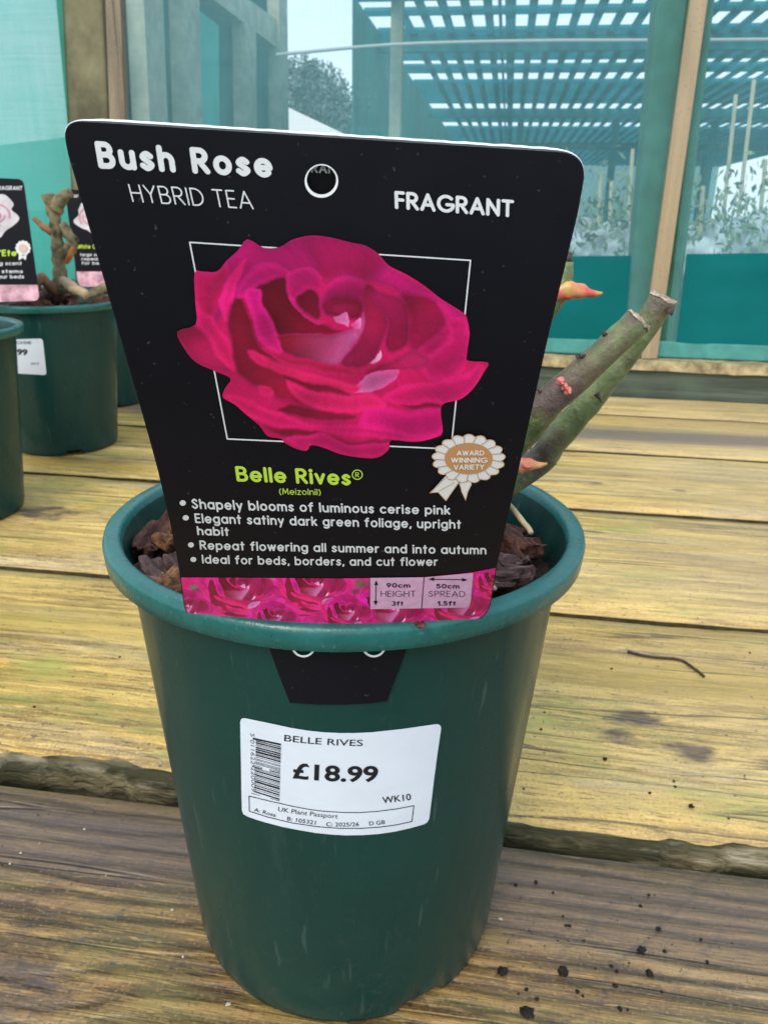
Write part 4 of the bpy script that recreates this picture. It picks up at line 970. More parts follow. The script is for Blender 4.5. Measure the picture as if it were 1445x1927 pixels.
T_ = [font_fill('BELLE RIVES', (534.8, 1394.5), (682.4, 1404.0), 12.5, 2.2, 0.004), font_fill('£18.99', (550.5, 1463.5), (711, 1469.8), 29.5, 3.0, 0.028), font_fill('WK10', (720, 1512), (774, 1505), 12.5, 0.3, 0.012),
      font_fill('UK Plant Passport', (523, 1526.5), (635.4, 1540.5), 8.6, 1.2, 0.0), font_fill('A: Rosa', (477.6, 1526.5), (518.7, 1537.5), 7.2, 0.2, 0.006), font_fill('B: 105321', (540, 1544), (593.7, 1552), 7.8, 0.3, 0.006), font_fill('C: 2025/26', (614, 1554.7), (675.5, 1554.7), 7.8, 0.8, 0.006), font_fill('D GB', (695, 1553.5), (724.6, 1550.5), 7.8, 0.2, 0.006)]
printed('price_lettering', merge(T_), hitpot, M_INK_K, sticker, 0.00055)
dg_ = font_fill('5 011622 220009', (471.2, 1379.5), (473.5, 1489), 8.0, 0, 0.0, (1, 0.25))
printed('barcode_digits', dg_, hitpot, M_INK_GREY, sticker, 0.00055)
bars = []; tt = 0.0; rb = random.Random(5)
tl, tr, br, bl = (np.array(p, float) for p in ((482, 1389), (529, 1399.5), (526, 1509), (479, 1495)))
while tt < 0.985:
    wbar = rb.choice([.010, .010, .018, .026, .034]); e = min(tt + wbar, 1.0)
    g = 6 if (tt < .03 or tt > .95 or abs(tt - .5) < .02) else 0
    bars.append((np.array([tl + (bl - tl) * tt - (g, 1), tr + (br - tr) * tt, tr + (br - tr) * e, tl + (bl - tl) * e - (g, 1)]), [[0, 1, 2, 3]]))
    tt = e + rb.choice([.010, .010, .016, .022])
printed('barcode', merge(bars), hitpot, M_INK_K, sticker, 0.00055)
bx_top = [(468.7, 1498), (505, 1507), (549, 1517), (580, 1523), (608.6, 1526.7), (645, 1529), (677, 1529.3), (710, 1527), (745, 1522.5), (778.8, 1516.3)]
bx_bot = [(469.3, 1526.7), (505, 1538), (549, 1548.6), (595, 1555.5), (638, 1559), (680, 1559), (716, 1556.5), (748, 1552), (775, 1546)]
bxl = bx_top + bx_bot[::-1] + [bx_top[0]]
printed('passport_box', fill_line(bxl, 1.5, 0.7), hitpot, M_INK_K, sticker, 0.00055)

# ------------------------------------------------------------------ the rose label
ZB = HP + 0.0004; YB = PY - 0.0975; XC = -0.0159
S_ = np.linspace(0, 0.19, 400); th_ = R(10) + R(24) * np.clip(1 - S_ / 0.155, -0.2, 1)
zz_ = ZB + np.concatenate([[0], np.cumsum(np.cos(th_[:-1]) * np.diff(S_))]); yy_ = YB - np.concatenate([[0], np.cumsum(np.sin(th_[:-1]) * np.diff(S_))])
zz_ = np.concatenate([[ZB - .02], zz_]); yy_ = np.concatenate([[YB + .02 * math.tan(R(34))], yy_]); ss_ = np.concatenate([[-.02], S_])
def card_Y(x, z):
    y = np.interp(z, zz_, yy_); s = np.clip(np.interp(z, zz_, ss_) / 0.155, 0, 1.1)
    u = np.clip(x - XC, -.07, .07)
    return y + 0.10 * s * u + 3.2 * (1 - np.minimum(s, 1)) ** 2.5 * u * u
def card_hit(P, off=0.0, back=0.0):
    d = rays(P); t = np.full(len(d), 0.2)
    for _ in range(60):
        p = CAM + d * t[:, None]
        t = t + 0.6 * ((card_Y(p[:, 0], p[:, 2]) + back) / d[:, 1] - t)
    return CAM + d * (t - off)[:, None]
card = thing('rose_label', (XC, YB, ZB), 'large black label with a cerise rose picture standing on the foreground pot', 'plant label')
outl = rounded([(116, 226), (1107, 289.5), (1086, 405), (1035, 616), (975, 886), (945, 1018), (935.6, 1060), (918, 1168.5), (848, 1170), (728, 1176), (640, 1178.5), (540, 1176.5), (456, 1171), (348.5, 1168), (346, 1135), (335.5, 1059), (319.6, 979), (298, 887), (279.7, 819), (239, 676), (198, 532.5), (162, 405), (128.8, 290)],
               [42, 56, 0, 0, 0, 0, 0, 38, 0, 0, 0, 0, 0, 36, 0, 0, 0, 0, 0, 0, 0, 0, 0], 9)
HOLE = (605, 339.5, 30.5, 30.0)
def card_field(X, Y): return np.minimum(sdf_poly(X, Y, outl), (np.sqrt(((X - HOLE[0]) / HOLE[2]) ** 2 + ((Y - HOLE[1]) / HOLE[3]) ** 2) - 1) * 30)
sheet_ = solid('card_sheet', fill_field(card_field, (105, 210, 1120, 1190), 4.0), card_hit, 0.0007, (M_BLACK, M_WHITE), card)
# the folded leaf behind: same outline, a few millimetres back
def back_hit(P, off=0.0): return card_hit(P, off, 0.0030)
leaf = solid('back_leaf', fill_field(lambda X, Y: np.minimum(sdf_poly(X, Y, outl) - 3.0, Y * 0 + 1e3), (105, 210, 1120, 1000), 5.0), back_hit, 0.0006, (M_BLACK, M_WHITE), card)
# the pale folded top edge bridging both leaves
def fold():
    i0 = int(np.argmin(np.hypot(outl[:, 0] - 117, outl[:, 1] - 255))); i1 = int(np.argmin(np.hypot(outl[:, 0] - 1101, outl[:, 1] - 330)))
    seg = np.vstack([outl[i0:], outl[:i1 + 1]]) if i0 > i1 else outl[i0:i1 + 1]
    d = np.r_[0, np.cumsum(np.hypot(*np.diff(seg, axis=0).T))]; q = np.linspace(0, d[-1], 120)
    P = np.c_[np.interp(q, d, seg[:, 0]), np.interp(q, d, seg[:, 1])]; v = []; f = []; n = 7
    fr = card_hit(P, 0.0004); bk = back_hit(P, 0.0); c = CAM + 0 * fr
    nr = np.gradient(P, axis=0); nr = np.c_[nr[:, 1], -nr[:, 0]]; nr /= np.linalg.norm(nr, axis=1)[:, None]
    up = card_hit(P + nr * 8, 0.0004) - fr
    for i in range(len(P)):
        e = min(1, min(i, len(P) - 1 - i) / 12)
        for j in range(n):
            t = j / (n - 1); p = fr[i] * (1 - t) + bk[i] * t + up[i] * e * (math.sin(math.pi * (.12 + .88 * t) ) ** .7 if t < 1 else 0) * (1 + .18 * mnoise.noise(Vector((i * .35, 0, 0)))); v.append(p)
    for i in range(len(P) - 1):
        for j in range(n - 1): f.append((i * n + j, (i + 1) * n + j, (i + 1) * n + j + 1, i * n + j + 1))
    return v, f
v, f = fold(); mesh('folded_edge', v, f, M_WHITE, card, True)
printed('leaf_lettering', text_fill('GRANT', (566, 324), (646, 328), (0, -18), (0, -18), .2, 0), back_hit, M_INK_W, leaf, 0.0010)
def cprint(name, VF, mat, off, parent=card): return printed(name, VF, lambda P, o: card_hit(P, o), mat, parent, off)
O1, O2, O3, O4 = 0.00095, 0.00115, 0.00135, 0.00155
cprint('hole_edge', fill_field(lambda X, Y: (1.1 + 2.0 * np.clip((Y - 322) / 45, 0, 1)) - np.abs(np.hypot(X - 605, Y - 339.5) - 29.5), (568, 302, 642, 376), .8), M_WHITE, .0009)
cprint('title_lettering', text_fill('Bush Rose', (186.5, 317), (515, 335), (-9, -52), (-5, -49), .27, 0, .8, .17), M_INK_W, O1)
cprint('kind_lettering', text_fill('HYBRID TEA', (250, 380), (478, 394), (-9, -34), (-6, -34), .085, 0, .7, .17), M_INK_W, O1)
cprint('scent_lettering', text_fill('FRAGRANT', (743, 393), (966, 409.5), (-1, -34), (1, -33), .22, 0, .7, .08), M_INK_W, O1)
cprint('variety_lettering', merge([text_fill('Belle Rives', (446, 906), (661, 914), (-4, -29), (-2, -29.5), .22, 0, .7, .12), ring_fill((672.3, 893.3), 9.3, 8.8, 1.7), text_fill('R', (668.5, 898.2), (676, 898.4), (0, -9.5), (0, -9.5), .16, 0, .4)]), M_INK_Y, O1)
cprint('code_lettering', text_fill('(Meizolnil)', (526, 930.5), (604, 932), (-1, -12), (-1, -12), .13, 0, .5, .14), M_INK_Y, O1)
BW = .20
blt = [text_fill('Shapely blooms of luminous cerise pink', (362, 957.6), (847, 968.6), (-3, -19.5), (0, -17.5), BW, 1.0, .7), disc_fill((344.4, 946.5), 5.8, 5.2, .7),
       text_fill('Elegant satiny dark green foliage, upright', (368, 984.3), (867.5, 995.5), (-2.5, -18.5), (0, -17.5), BW, 0.5, .7), disc_fill((350, 974.4), 5.8, 5.0, .7),
       text_fill('habit', (372, 1007), (432, 1009), (-2, -17), (-1.5, -17), BW, 0, .7),
       text_fill('Repeat flowering all summer and into autumn', (376.7, 1034.3), (915, 1043.5), (-1.5, -17.5), (0, -17), BW, 0.8, .7), disc_fill((359.8, 1025.4), 5.6, 4.8, .7),
       text_fill('Ideal for beds, borders, and cut flower', (381, 1060.5), (823.5, 1065), (-1.5, -17), (0, -16.5), BW, 1.5, .7), disc_fill((364.3, 1052.8), 5.6, 4.8, .7)]
cprint('bullet_lettering', merge(blt), M_INK_W, O1)
cprint('picture_frame_line', fill_line([(357.5, 456), (885, 490), (848.5, 845), (428, 826), (357.5, 456)], 2.6, .9), M_INK_W, O1)
# picture of the open rose
def color_mesh(name, X, Y, colr, field, off, st, gain=0.89):
    v, f = iso_fill(field); i = np.clip(np.round(v[:, 0]).astype(int), 0, X.shape[1] - 1); j = np.clip(np.round(v[:, 1]).astype(int), 0, X.shape[0] - 1)
    c = s2l(colr[j, i]) * gain
    P = np.c_[X[0, 0] + v[:, 0] * st, Y[0, 0] + v[:, 1] * st]
    o = mesh(name, card_hit(P, off), f, M_PRINT, card)
    at = o.data.color_attributes.new('print', 'FLOAT_COLOR', 'POINT')
    at.data.foreach_set('color', np.c_[c, np.ones(len(c))].astype(np.float32).ravel())
    return o
SCR = 1 / 2.258
X, Y = grid(328, 436, 924, 868, 1.0); colr = np.zeros(X.shape + (3,)); colr[...] = (200, 18, 95)
out = paint_rose(X, Y, colr, 320, 420, SCR)
colr *= (1 + 0.05 * rng.normal(size=X.shape))[..., None]
color_mesh('rose_picture', X, Y, np.clip(colr, 0, 255), sdf_poly(X, Y, smooth_closed(ROSE_OUT, 3) * SCR + np.array([320, 420])), O2, 1.0)
# strip of roses along the foot
X, Y = grid(336, 1066, 944, 1190, 1.0); colr = np.zeros(X.shape + (3,)); 
nzz = np.array([[mnoise.noise(Vector((x / 14.0, y / 9.0, 3))) + .5 * mnoise.noise(Vector((x / 6.0, y / 5.0, 8))) for x in X[0, ::2]] for y in Y[::2, 0]])
nzz = np.kron(nzz, np.ones((2, 2)))[:X.shape[0], :X.shape[1]]
colr[...] = (228, 28, 128); colr += nzz[..., None] * np.array((26, 16, 34)); 
gap = (nzz > .62)[..., None]; colr = np.where(gap, np.array((120, 60, 70)), colr)
for gx, gy, gr, gc in ((366, 1105, 11, (96, 104, 84)), (392, 1108, 8, (60, 66, 56)), (508, 1091, 9, (120, 150, 70)), (680, 1100, 17, (84, 96, 60)), (668, 1114, 10, (60, 50, 46)), (398, 1153, 6, (150, 140, 120)), (530, 1153, 5, (120, 90, 100)), (895, 1113, 10, (130, 170, 110)), (500, 1088, 6, (170, 200, 90))):
    al = np.clip(1.2 - np.sqrt(((X - gx) / gr) ** 2 + ((Y - gy) / (gr * .6)) ** 2), 0, 1)[..., None]; colr = colr * (1 - al) + np.array(gc) * al
for (cx, cy, s) in ((452, 1118, .135), (592, 1112, .125), (733, 1160, .14), (868, 1148, .12), (350, 1150, .09), (520, 1168, .08), (655, 1160, .09), (935, 1100, .08)):
    tmp = colr.copy(); paint_rose(X, Y, tmp, cx - 690 * s, cy - 520 * s, s)
    d_ = np.clip(2.4 - 2.0 * np.sqrt(((X - cx) / (640 * s)) ** 2 + ((Y - cy) / (480 * s)) ** 2), 0, 1)[..., None]
    tmp = tmp * np.array((1.10, 1.5, 1.28)); colr = colr * (1 - d_) + np.clip(tmp, 0, 250) * d_
colr *= (1 + 0.04 * rng.normal(size=X.shape))[..., None]
stripe = np.array([(330, 1086.5), (500, 1087.5), (640, 1088.5), (745, 1087.5), (800, 1086), (850, 1081.5), (890, 1077), (950, 1065), (950, 1200), (330, 1200)])
fld = np.minimum(sdf_poly(X, Y, outl) - 1.6, sdf_poly(X, Y, stripe))
color_mesh('rose_strip_picture', X, Y, np.clip(colr, 0, 255), fld, O1, 1.0, 1.15)
# height and spread panel
panel = rounded([(695.8, 1087.6), (797.7, 1086.4), (850, 1082), (890, 1078.4), (884.5, 1143.2), (793.2, 1144.8), (695.8, 1146.4)], [0, 0, 0, 0, 14, 0, 0])
size_panel = cprint('size_panel', fill_poly(panel, 1.5), plain('pale_pink_ink', tuple(s2l((226, 176, 214)) * .95), .45, .3, .12, 350), O2)
pl = [fill_line([(695.8, 1087), (695.8, 1146.4)], 1.0, .6), fill_line([(797.7, 1087), (793.2, 1144.6)], 1.6, .6), fill_line([(707.6, 1098), (706.8, 1134)], 1.6, .5), fill_line([(814, 1090.2), (872, 1091)], 1.5, .5)]
for tri in ([(707.8, 1092.5), (711.8, 1101), (703.8, 1101)], [(706.8, 1139.5), (710.8, 1131), (702.8, 1131)], [(806, 1090), (817, 1086.6), (816.5, 1093.6)], [(880, 1091.4), (869, 1087.6), (869.3, 1094.8)]): pl.append(fill_poly(tri, .5))
pl += [text_fill('90cm', (727, 1105.8), (772, 1106.2), (0, -8.6), (0, -8.6), .22, 0, .4), text_fill('HEIGHT', (716.5, 1123.2), (782, 1123.2), (0, -11.2), (0, -11.4), .09, 0, .4, .16), text_fill('3ft', (737.5, 1140), (759, 1140), (0, -8.6), (0, -8.6), .22, 0, .4),
       text_fill('50cm', (820.5, 1107.4), (864.5, 1107.8), (0, -8.6), (0, -8.6), .22, 0, .4), text_fill('SPREAD', (806, 1123), (875, 1123.5), (0, -11), (0, -11), .09, 0, .4, .16), text_fill('1.5ft', (823, 1139.8), (858, 1139.8), (0, -8.6), (0, -8.6), .22, 0, .4)]
cprint('size_lettering', merge(pl), M_INK_K, O3, size_panel)
# rosette
RC = np.array([881.5, 863.0]); ro_out = []; lines = []
N = 17
for i in range(N):
    a0 = 2 * math.pi * i / N + .1; a1 = 2 * math.pi * (i + 1) / N + .1
    for k_ in range(6):
        a = a0 + (a1 - a0) * k_ / 6; q = 0.90 + 0.10 * math.sin(math.pi * (k_ + .2) / 6) + .03 * k_ / 6
        ro_out.append(RC + np.array([68.5 * q * math.cos(a), 45.5 * q * math.sin(a)]))
    lines.append(fill_line([RC + np.array([46 * math.cos(a0), 30.5 * math.sin(a0)]), RC + np.array([63.5 * math.cos(a0 + .05), 42 * math.sin(a0 + .05)])], 1.3, .6))
def bump_fn(X, Y): return np.maximum.reduce([sdf_poly(X, Y, np.array(ro_out)), sdf_poly(X, Y, np.array([(838, 896), (808.5, 927.7), (824, 926.5), (839, 942.7), (866, 905)])), sdf_poly(X, Y, np.array([(862, 905), (868, 925), (876, 942), (880, 926), (887, 912), (884, 898)]))])
M_ROS = plain('rosette_white_ink', (0.72, 0.70, 0.70), .45, .3)
ros = cprint('award_rosette', fill_field(bump_fn, (805, 810, 958, 950), .9), M_ROS, O3)
edge = ro_out + [ro_out[0]]
lines += [fill_line(edge, 1.2, .6), fill_line([(838, 899), (808.5, 927.7), (824, 926.5), (839, 942.7), (864, 906)], 1.1, .6), fill_line([(864, 906), (868, 925), (876, 942), (880, 926), (887, 912)], 1.1, .6), fill_line([(855, 908), (826, 924)], .9, .5), disc_fill(RC, 45, 29.5)]
cprint('rosette_centre', merge([lines[-1]]), M_TAN, O4, ros)
cprint('rosette_pleats', merge(lines[:-1]), M_TAN, O4, ros)
cprint('rosette_lettering', merge([text_fill('AWARD', (859, 857.6), (911, 857.2), (0, -9.6), (0, -9.6), .20, 0, .4, .1), text_fill('WINNING', (848.5, 871), (917, 871), (0, -9.8), (0, -9.8), .20, 0, .4, .1), text_fill('VARIETY', (853.5, 884.2), (911, 883.8), (0, -9.8), (0, -9.8), .20, 0, .4, .1)]), plain('rosette_letter_ink', (.78, .74, .70), .5, .3), O4 + .0002, ros)
# hook tab below the rim
tabp = np.array([(500, 1200), (775, 1200), (766, 1220), (750, 1262), (727.6, 1319.5), (700, 1323.5), (650, 1326), (600, 1326), (545.5, 1322.5), (522, 1262)])
def tab_field(X, Y):
    q = sdf_poly(X, Y, tabp)
    for c in ((571.4, 1216), (703.5, 1216)): q = np.minimum(q, np.sqrt((X - c[0]) ** 2 + ((Y - c[1]) / .93) ** 2) - 20.5)
    return q
solid('hook_tab', fill_field(tab_field, (494, 1194, 782, 1332), 2.0), hitpot, 0.0007, (M_BLACK, M_WHITE), card, 0.0003)
rg = []
for c in ((571.4, 1216), (703.5, 1216)):
    rg.append(fill_field(lambda X, Y: np.minimum(2.0 - np.abs(np.sqrt((X - c[0]) ** 2 + ((Y - c[1]) / .93) ** 2) - 20.5), (Y - c[1]) + 2), (c[0] - 26, c[1] - 26, c[0] + 26, c[1] + 26), .8))
printed('hole_edge', merge(rg), hitpot, M_WHITE, card, 0.0012)

# ------------------------------------------------------------------ the rose in the foreground pot
def pt(px, py, y): return on_y([(px, py)], y)[0]
k = NT('green_cane'); co = k.obj(); n1 = k.noise(co, 70, 5, 0.65); n2 = k.noise(co, 240, 4, 0.6); n3 = k.noise(co, 900, 2, .5); n4 = k.noise(co, 420, 5, .7)
c_ = k.ramp(n1, [(0.3, (0.065, 0.10, 0.035)), (0.5, (0.13, 0.175, 0.065)), (0.68, (0.23, 0.26, 0.12))]); c_ = k.mix(k.ramp(n2, [(0.56, 0), (0.68, .65)]), c_, (0.085, 0.055, 0.045)); c_ = k.mix(k.ramp(k.noise(co, 38, 4, .6), [(0.50, 0), (0.64, .8)]), c_, (0.115, 0.08, 0.055))
for (c0, rad) in ((pt(1034, 752, .283), .0100), (pt(1062, 735, .280), .0072), (pt(1004, 866, .313), .0095), (pt(1236, 572, .300), .0050), (pt(1188, 596, .281), .0042), (pt(1180, 690, .283), .0045), (pt(1110, 760, .30), .004)):
    vm = k.n('ShaderNodeVectorMath', operation='DISTANCE'); k.l(co, vm.inputs[0]); vm.inputs[1].default_value = tuple(c0)
    fd = k.math('ADD', k.math('DIVIDE', vm.outputs['Value'], rad), k.math('MULTIPLY', k.math('SUBTRACT', n2, .5), 2.2))
    c_ = k.mix(k.ramp(fd, [(.55, .9), (1.0, 0.0)]), c_, (0.105, 0.072, 0.066))
c_ = k.mix(k.ramp(n4, [(0.60, 0), (0.70, .45)]), c_, (0.26, 0.25, 0.18))
c_ = k.mix(k.ramp(n3, [(0.67, 0), (0.73, .6)]), c_, (0.04, 0.03, 0.025))
k.l(c_, k.b.inputs['Base Color']); k.b.inputs['Roughness'].default_value = 0.45; k.bump(k.math('ADD', n2, k.math('MULTIPLY', n4, .6)), 0.6, 0.0015); M_CANEG = k.m
M_NODE = plain('brown_bark_node', (0.075, 0.05, 0.048), 0.8, 0.2, 0.5, 150, 0.002)
M_CUT = plain('pale_cut_wood', (0.36, 0.29, 0.22), 0.8, 0.2, 0.75, 420, 0.002)
k = NT('red_bud'); co = k.obj(); n1 = k.noise(co, 130, 3, .5)
k.l(k.ramp(n1, [(0.32, (0.58, 0.40, 0.10)), (0.5, (0.58, 0.24, 0.11)), (0.64, (0.55, 0.09, 0.07))]), k.b.inputs['Base Color']); k.b.inputs['Roughness'].default_value = 0.4; k.b.inputs['Subsurface Weight'].default_value = 0.0; M_BUD = k.m
M_BUDR = plain('pink_bud', (0.62, 0.18, 0.16), 0.45, 0.4, 0.25, 300)
rose = thing('rose_bush', (PX, PY, ZS), 'pruned green rose canes with red buds leaning right out of the foreground pot', 'rose plant')
def cane(pts, radii, mat=M_CANEG, name='cane', jit=.14, n=20, sub=6):
    pp = interp_path(pts, sub); rr = np.interp(np.linspace(0, 1, len(pp)), np.linspace(0, 1, len(radii)), radii)
    v, f = tube(pp, rr, n, True, jit); return mesh(name, v, f, mat, rose, True), pp
yA = 0.285
A_pts = [(PX + .012, PY - .005, ZS - .01), pt(960, 838, .30), pt(1020, 768, .29), pt(1100, 697, yA), pt(1200, 604, yA)]
cA, ppA = cane(A_pts, [.0068, .0066, .0063, .0052, .0050])
B_pts = [(PX + .016, PY + .008, ZS - .01), pt(992, 882, .322), pt(1046, 826, .318), pt(1136, 722, .312), pt(1209, 620, .308), pt(1248, 560, .306)]
cB, ppB = cane(B_pts, [.0068, .0062, .0057, .0050, .0050, .0051])
def cut_face(p, q, r_, parent=rose):
    d = Vector(q) - Vector(p); d.normalize(); e = Vector(q)
    s = d.cross(Vector((0, 0, 1))).normalized(); w = s.cross(d); v = [e + d * .0008]; f = []
    n = 22
    for ring, rr, h in ((0, .7, -.0002), (1, 1.0, .0009), (2, 1.03, -.0004)):
        for k_ in range(n):
            a = 2 * math.pi * k_ / n; j = 1 + .08 * mnoise.noise(Vector((math.cos(a) * 3, math.sin(a) * 3, r_ * 900 + ring)))
            v.append(e + (s * math.cos(a) + w * math.sin(a)) * r_ * rr * j + d * (h + .0012 * mnoise.noise(Vector((math.cos(a) * 2, math.sin(a) * 2, ring + e.x * 90)))))
    for k_ in range(n):
        f.append((0, 1 + k_, 1 + (k_ + 1) % n))
        for g_ in range(2): f.append((1 + g_ * n + k_, 1 + (g_ + 1) * n + k_, 1 + (g_ + 1) * n + (k_ + 1) % n, 1 + g_ * n + (k_ + 1) % n))
    o = mesh('cut_end', v, f, M_CUT, parent, True); fix_normals(o); return o
cut_face(ppA[-4], ppA[-1], .0051); cut_face(ppB[-4], ppB[-1], .0052)
def bud(p0, p1, r_, mat=M_BUD, bulge=.35, wob=.10):
    p0 = Vector(p0); p1 = Vector(p1); pts = [p0.lerp(p1, t) + Vector((0, 0, .0012 * math.sin(t * 5))) for t in np.linspace(0, 1, 14)]
    rad = [max(.0003, r_ * math.sin(math.pi * min(1, (t + .18) / 1.25)) ** .8 * (1 - .55 * t) * (1 + wob * math.sin(t * 23)) * (1.0 if t < .55 else 1 - .5 * (t - .55))) for t in np.linspace(0, 1, 14)]
    v, f = tube(pts, rad, 14, True, .35); return mesh('bud', v, f, mat, rose, True)
bud(pt(1036, 557, .29), pt(1134, 545, .288), .0040); bud(pt(1060, 556, .2895), pt(1104, 540, .288), .0026, M_BUDR)
bud(pt(950, 890, .262), pt(1030, 866, .258), .0034); bud(pt(960, 882, .261), pt(1000, 872, .257), .0018, M_BUDR)
for (x, y, r_) in ((1056, 719, .0016), (1064, 729, .0012), (1070, 737, .0013)): bud(pt(x - 5, y + 5, .2790), pt(x + 4, y - 4, .2765), r_, M_BUDR)
bud(pt(1050, 540, .293), pt(1068, 519, .292), .0026, M_NODE); bud(pt(1056, 498, .292), pt(1077, 480, .292), .0030, M_NODE)
cane([(PX + .004, PY - .002, ZS - .01), pt(930, 760, .30), pt(1000, 620, .295), pt(1052, 545, .292), pt(1062, 492, .292)], [.0075, .006, .0045, .004, .003])
def thorn(p, q, r_=.0012):
    p = Vector(p); q = Vector(q); v, f = tube([p, p.lerp(q, .5), q], [r_, r_ * .5, .0001], 8); return mesh('thorn', v, f, M_NODE, rose, True)
thorn(pt(1100, 672, .283), pt(1082, 669, .282)); thorn(pt(1086, 670, .282), pt(1086, 677, .281), .0008); thorn(pt(1140, 632, .284), pt(1130, 622, .283)); thorn(pt(1122, 741, .305), pt(1132, 758, .303)); thorn(pt(1258, 588, .302), pt(1270, 577, .301), .0018); thorn(pt(1030, 838, .305), pt(1026, 852, .303), .0009)
thorn(pt(1022, 742, .287), pt(1008, 732, .286), .0012)

# ------------------------------------------------------------------ plants, labels and stickers of the pots behind
stump = thing('rose_stump', (-0.4875, 1.163, HP), 'gnarled grey green rose stump in the middle distance green pot', 'rose plant')
def scane(pts, radii, mat, name='cane', par=stump):
    pp = interp_path(pts, 5); rr = np.interp(np.linspace(0, 1, len(pp)), np.linspace(0, 1, len(radii)), radii)
    v, f = tube(pp, rr, 14, True, .5); return mesh(name, v, f, mat, par, True)
yS = 1.15
M_STUMP = plain('grey_green_bark', (0.17, 0.145, 0.08), 0.75, 0.3, 0.8, 75, 0.006)
M_TWIG = plain('brown_twig', (0.26, 0.14, 0.08), 0.75, 0.3, 0.3, 60)
scane([pt(118, 552, yS), pt(112, 500, yS), pt(108, 445, yS), pt(100, 395, yS), pt(90, 365, yS)], [.012, .0088, .0080, .0075, .0085], M_STUMP)
scane([pt(104, 395, yS), pt(118, 372, yS), pt(134, 362, yS)], [.010, .008, .006], M_STUMP)
scane([pt(115, 480, yS), pt(130, 470, yS), pt(136, 455, yS), pt(118, 420, yS)], [.008, .009, .008, .006], M_STUMP)
scane([pt(100, 436, yS), pt(84, 428, yS), pt(64, 410, yS)], [.006, .005, .003], M_TWIG, 'twig')
scane([pt(126, 495, yS - .01), pt(132, 482, yS - .012), pt(138, 465, yS - .012)], [.003, .004, .002], plain('orange_shoot', (0.36, 0.13, 0.04), .6, .3), 'shoot')
scane([pt(60, 560, yS - .03), pt(78, 520, yS - .03), pt(90, 535, yS - .02), pt(110, 548, yS)], [.004, .006, .006, .008], M_TWIG, 'root')
scane([pt(120, 530, yS - .02), pt(145, 545, yS - .04), pt(165, 555, yS - .05)], [.008, .007, .006], plain('pale_root', (.40, .30, .19), .8, .2, .3, 90), 'root')
scane([pt(160, 556, yS - .03), pt(185, 548, yS - .02), pt(215, 528, yS)], [.006, .006, .005], M_STUMP)
M_PALEROSE = plain('pale_rose_ink', (0.62, 0.58, 0.62), .5, .3, .3, 45)
M_PINKCORE = plain('pink_rose_ink', (0.62, 0.18, 0.28), .5, .3, .3, 60)
M_STRIPINK = plain('pink_white_rose_ink', (0.60, 0.34, 0.42), .5, .3, .6, 70)
def small_label(outline, yy, strip_y, rosec, rr, texts, label, ribbon=None, tilt=-0.05):
    hit = lambda P, off=0.0: (lambda d: CAM + d * ((yy - off) / d[:, 1])[:, None])(rays(P))
    o0 = hit(np.array([np.mean(np.array(outline), axis=0)]))[0]
    t = thing('rose_label', (o0[0], yy, HP), label, 'plant label')
    ol = rounded(outline, [12] * len(outline))
    solid('card_sheet', fill_poly(ol, 4.0), hit, .0008, (M_BLACK, M_WHITE), t)
    sy = np.array([(outline[3][0] - 30, strip_y), (outline[2][0] + 30, strip_y), (outline[2][0] + 30, strip_y + 200), (outline[3][0] - 30, strip_y + 200)])
    a = np.array(ol).min(0); b = np.array(ol).max(0)
    printed('rose_strip_picture', fill_field(lambda X, Y: np.minimum(sdf_poly(X, Y, np.array(ol)) - .5, sdf_poly(X, Y, sy)), (a[0], strip_y - 3, b[0], b[1] + 2), 2.0), hit, M_STRIPINK, t, .0014)
    rp_ = [(rosec[0] + rr * (1 + .14 * math.sin(5 * q) + .07 * math.sin(9 * q + 1)) * math.cos(q), rosec[1] + rr * .95 * (1 + .12 * math.sin(5 * q + 1)) * math.sin(q)) for q in np.linspace(0, 2 * math.pi, 60, endpoint=False)]
    rpx = printed('rose_picture', fill_poly(rp_, 1.5), hit, M_PALEROSE, t, .0014)
    rings = [disc_fill((rosec[0], rosec[1]), rr * .26, rr * .22, 1.0)] + [fill_line([(rosec[0] + rr * q * math.cos(z), rosec[1] + rr * q * .8 * math.sin(z)) for z in np.linspace(s0, s0 + 2.2, 14)], 2.0, .9) for q, s0 in ((.42, 0), (.45, 3), (.62, 1.2), (.66, 4.3), (.82, 2.5))]
    printed('rose_heart', merge(rings), hit, M_PINKCORE, rpx, .0022)
    for tx, p0, p1, h, mt, w_ in texts: printed('lettering', text_fill(tx, p0, p1, (0, -h), (0, -h), w_, 0, .6), hit, mt, t, .0014)
    if ribbon is not None:
        pts = [(ribbon[0] + 14 * (1 + .07 * math.cos(12 * q)) * math.cos(q), ribbon[1] + 14 * (1 + .07 * math.cos(12 * q)) * math.sin(q)) for q in np.linspace(0, 2 * math.pi, 72, endpoint=False)]
        rb_ = printed('award_rosette', merge([fill_poly(pts, .8), fill_poly([(ribbon[0] - 8, ribbon[1] + 13), (ribbon[0] - 8, ribbon[1] + 23), (ribbon[0], ribbon[1] + 18), (ribbon[0] + 5, ribbon[1] + 23), (ribbon[0] + 7, ribbon[1] + 12)], .8)]), hit, M_ROS, t, .0022)
        printed('rosette_centre', disc_fill(ribbon, 8, 8, .8), hit, plain('pale_tan_ink', (.62, .45, .40), .5, .3), rb_, .0030)
    return t
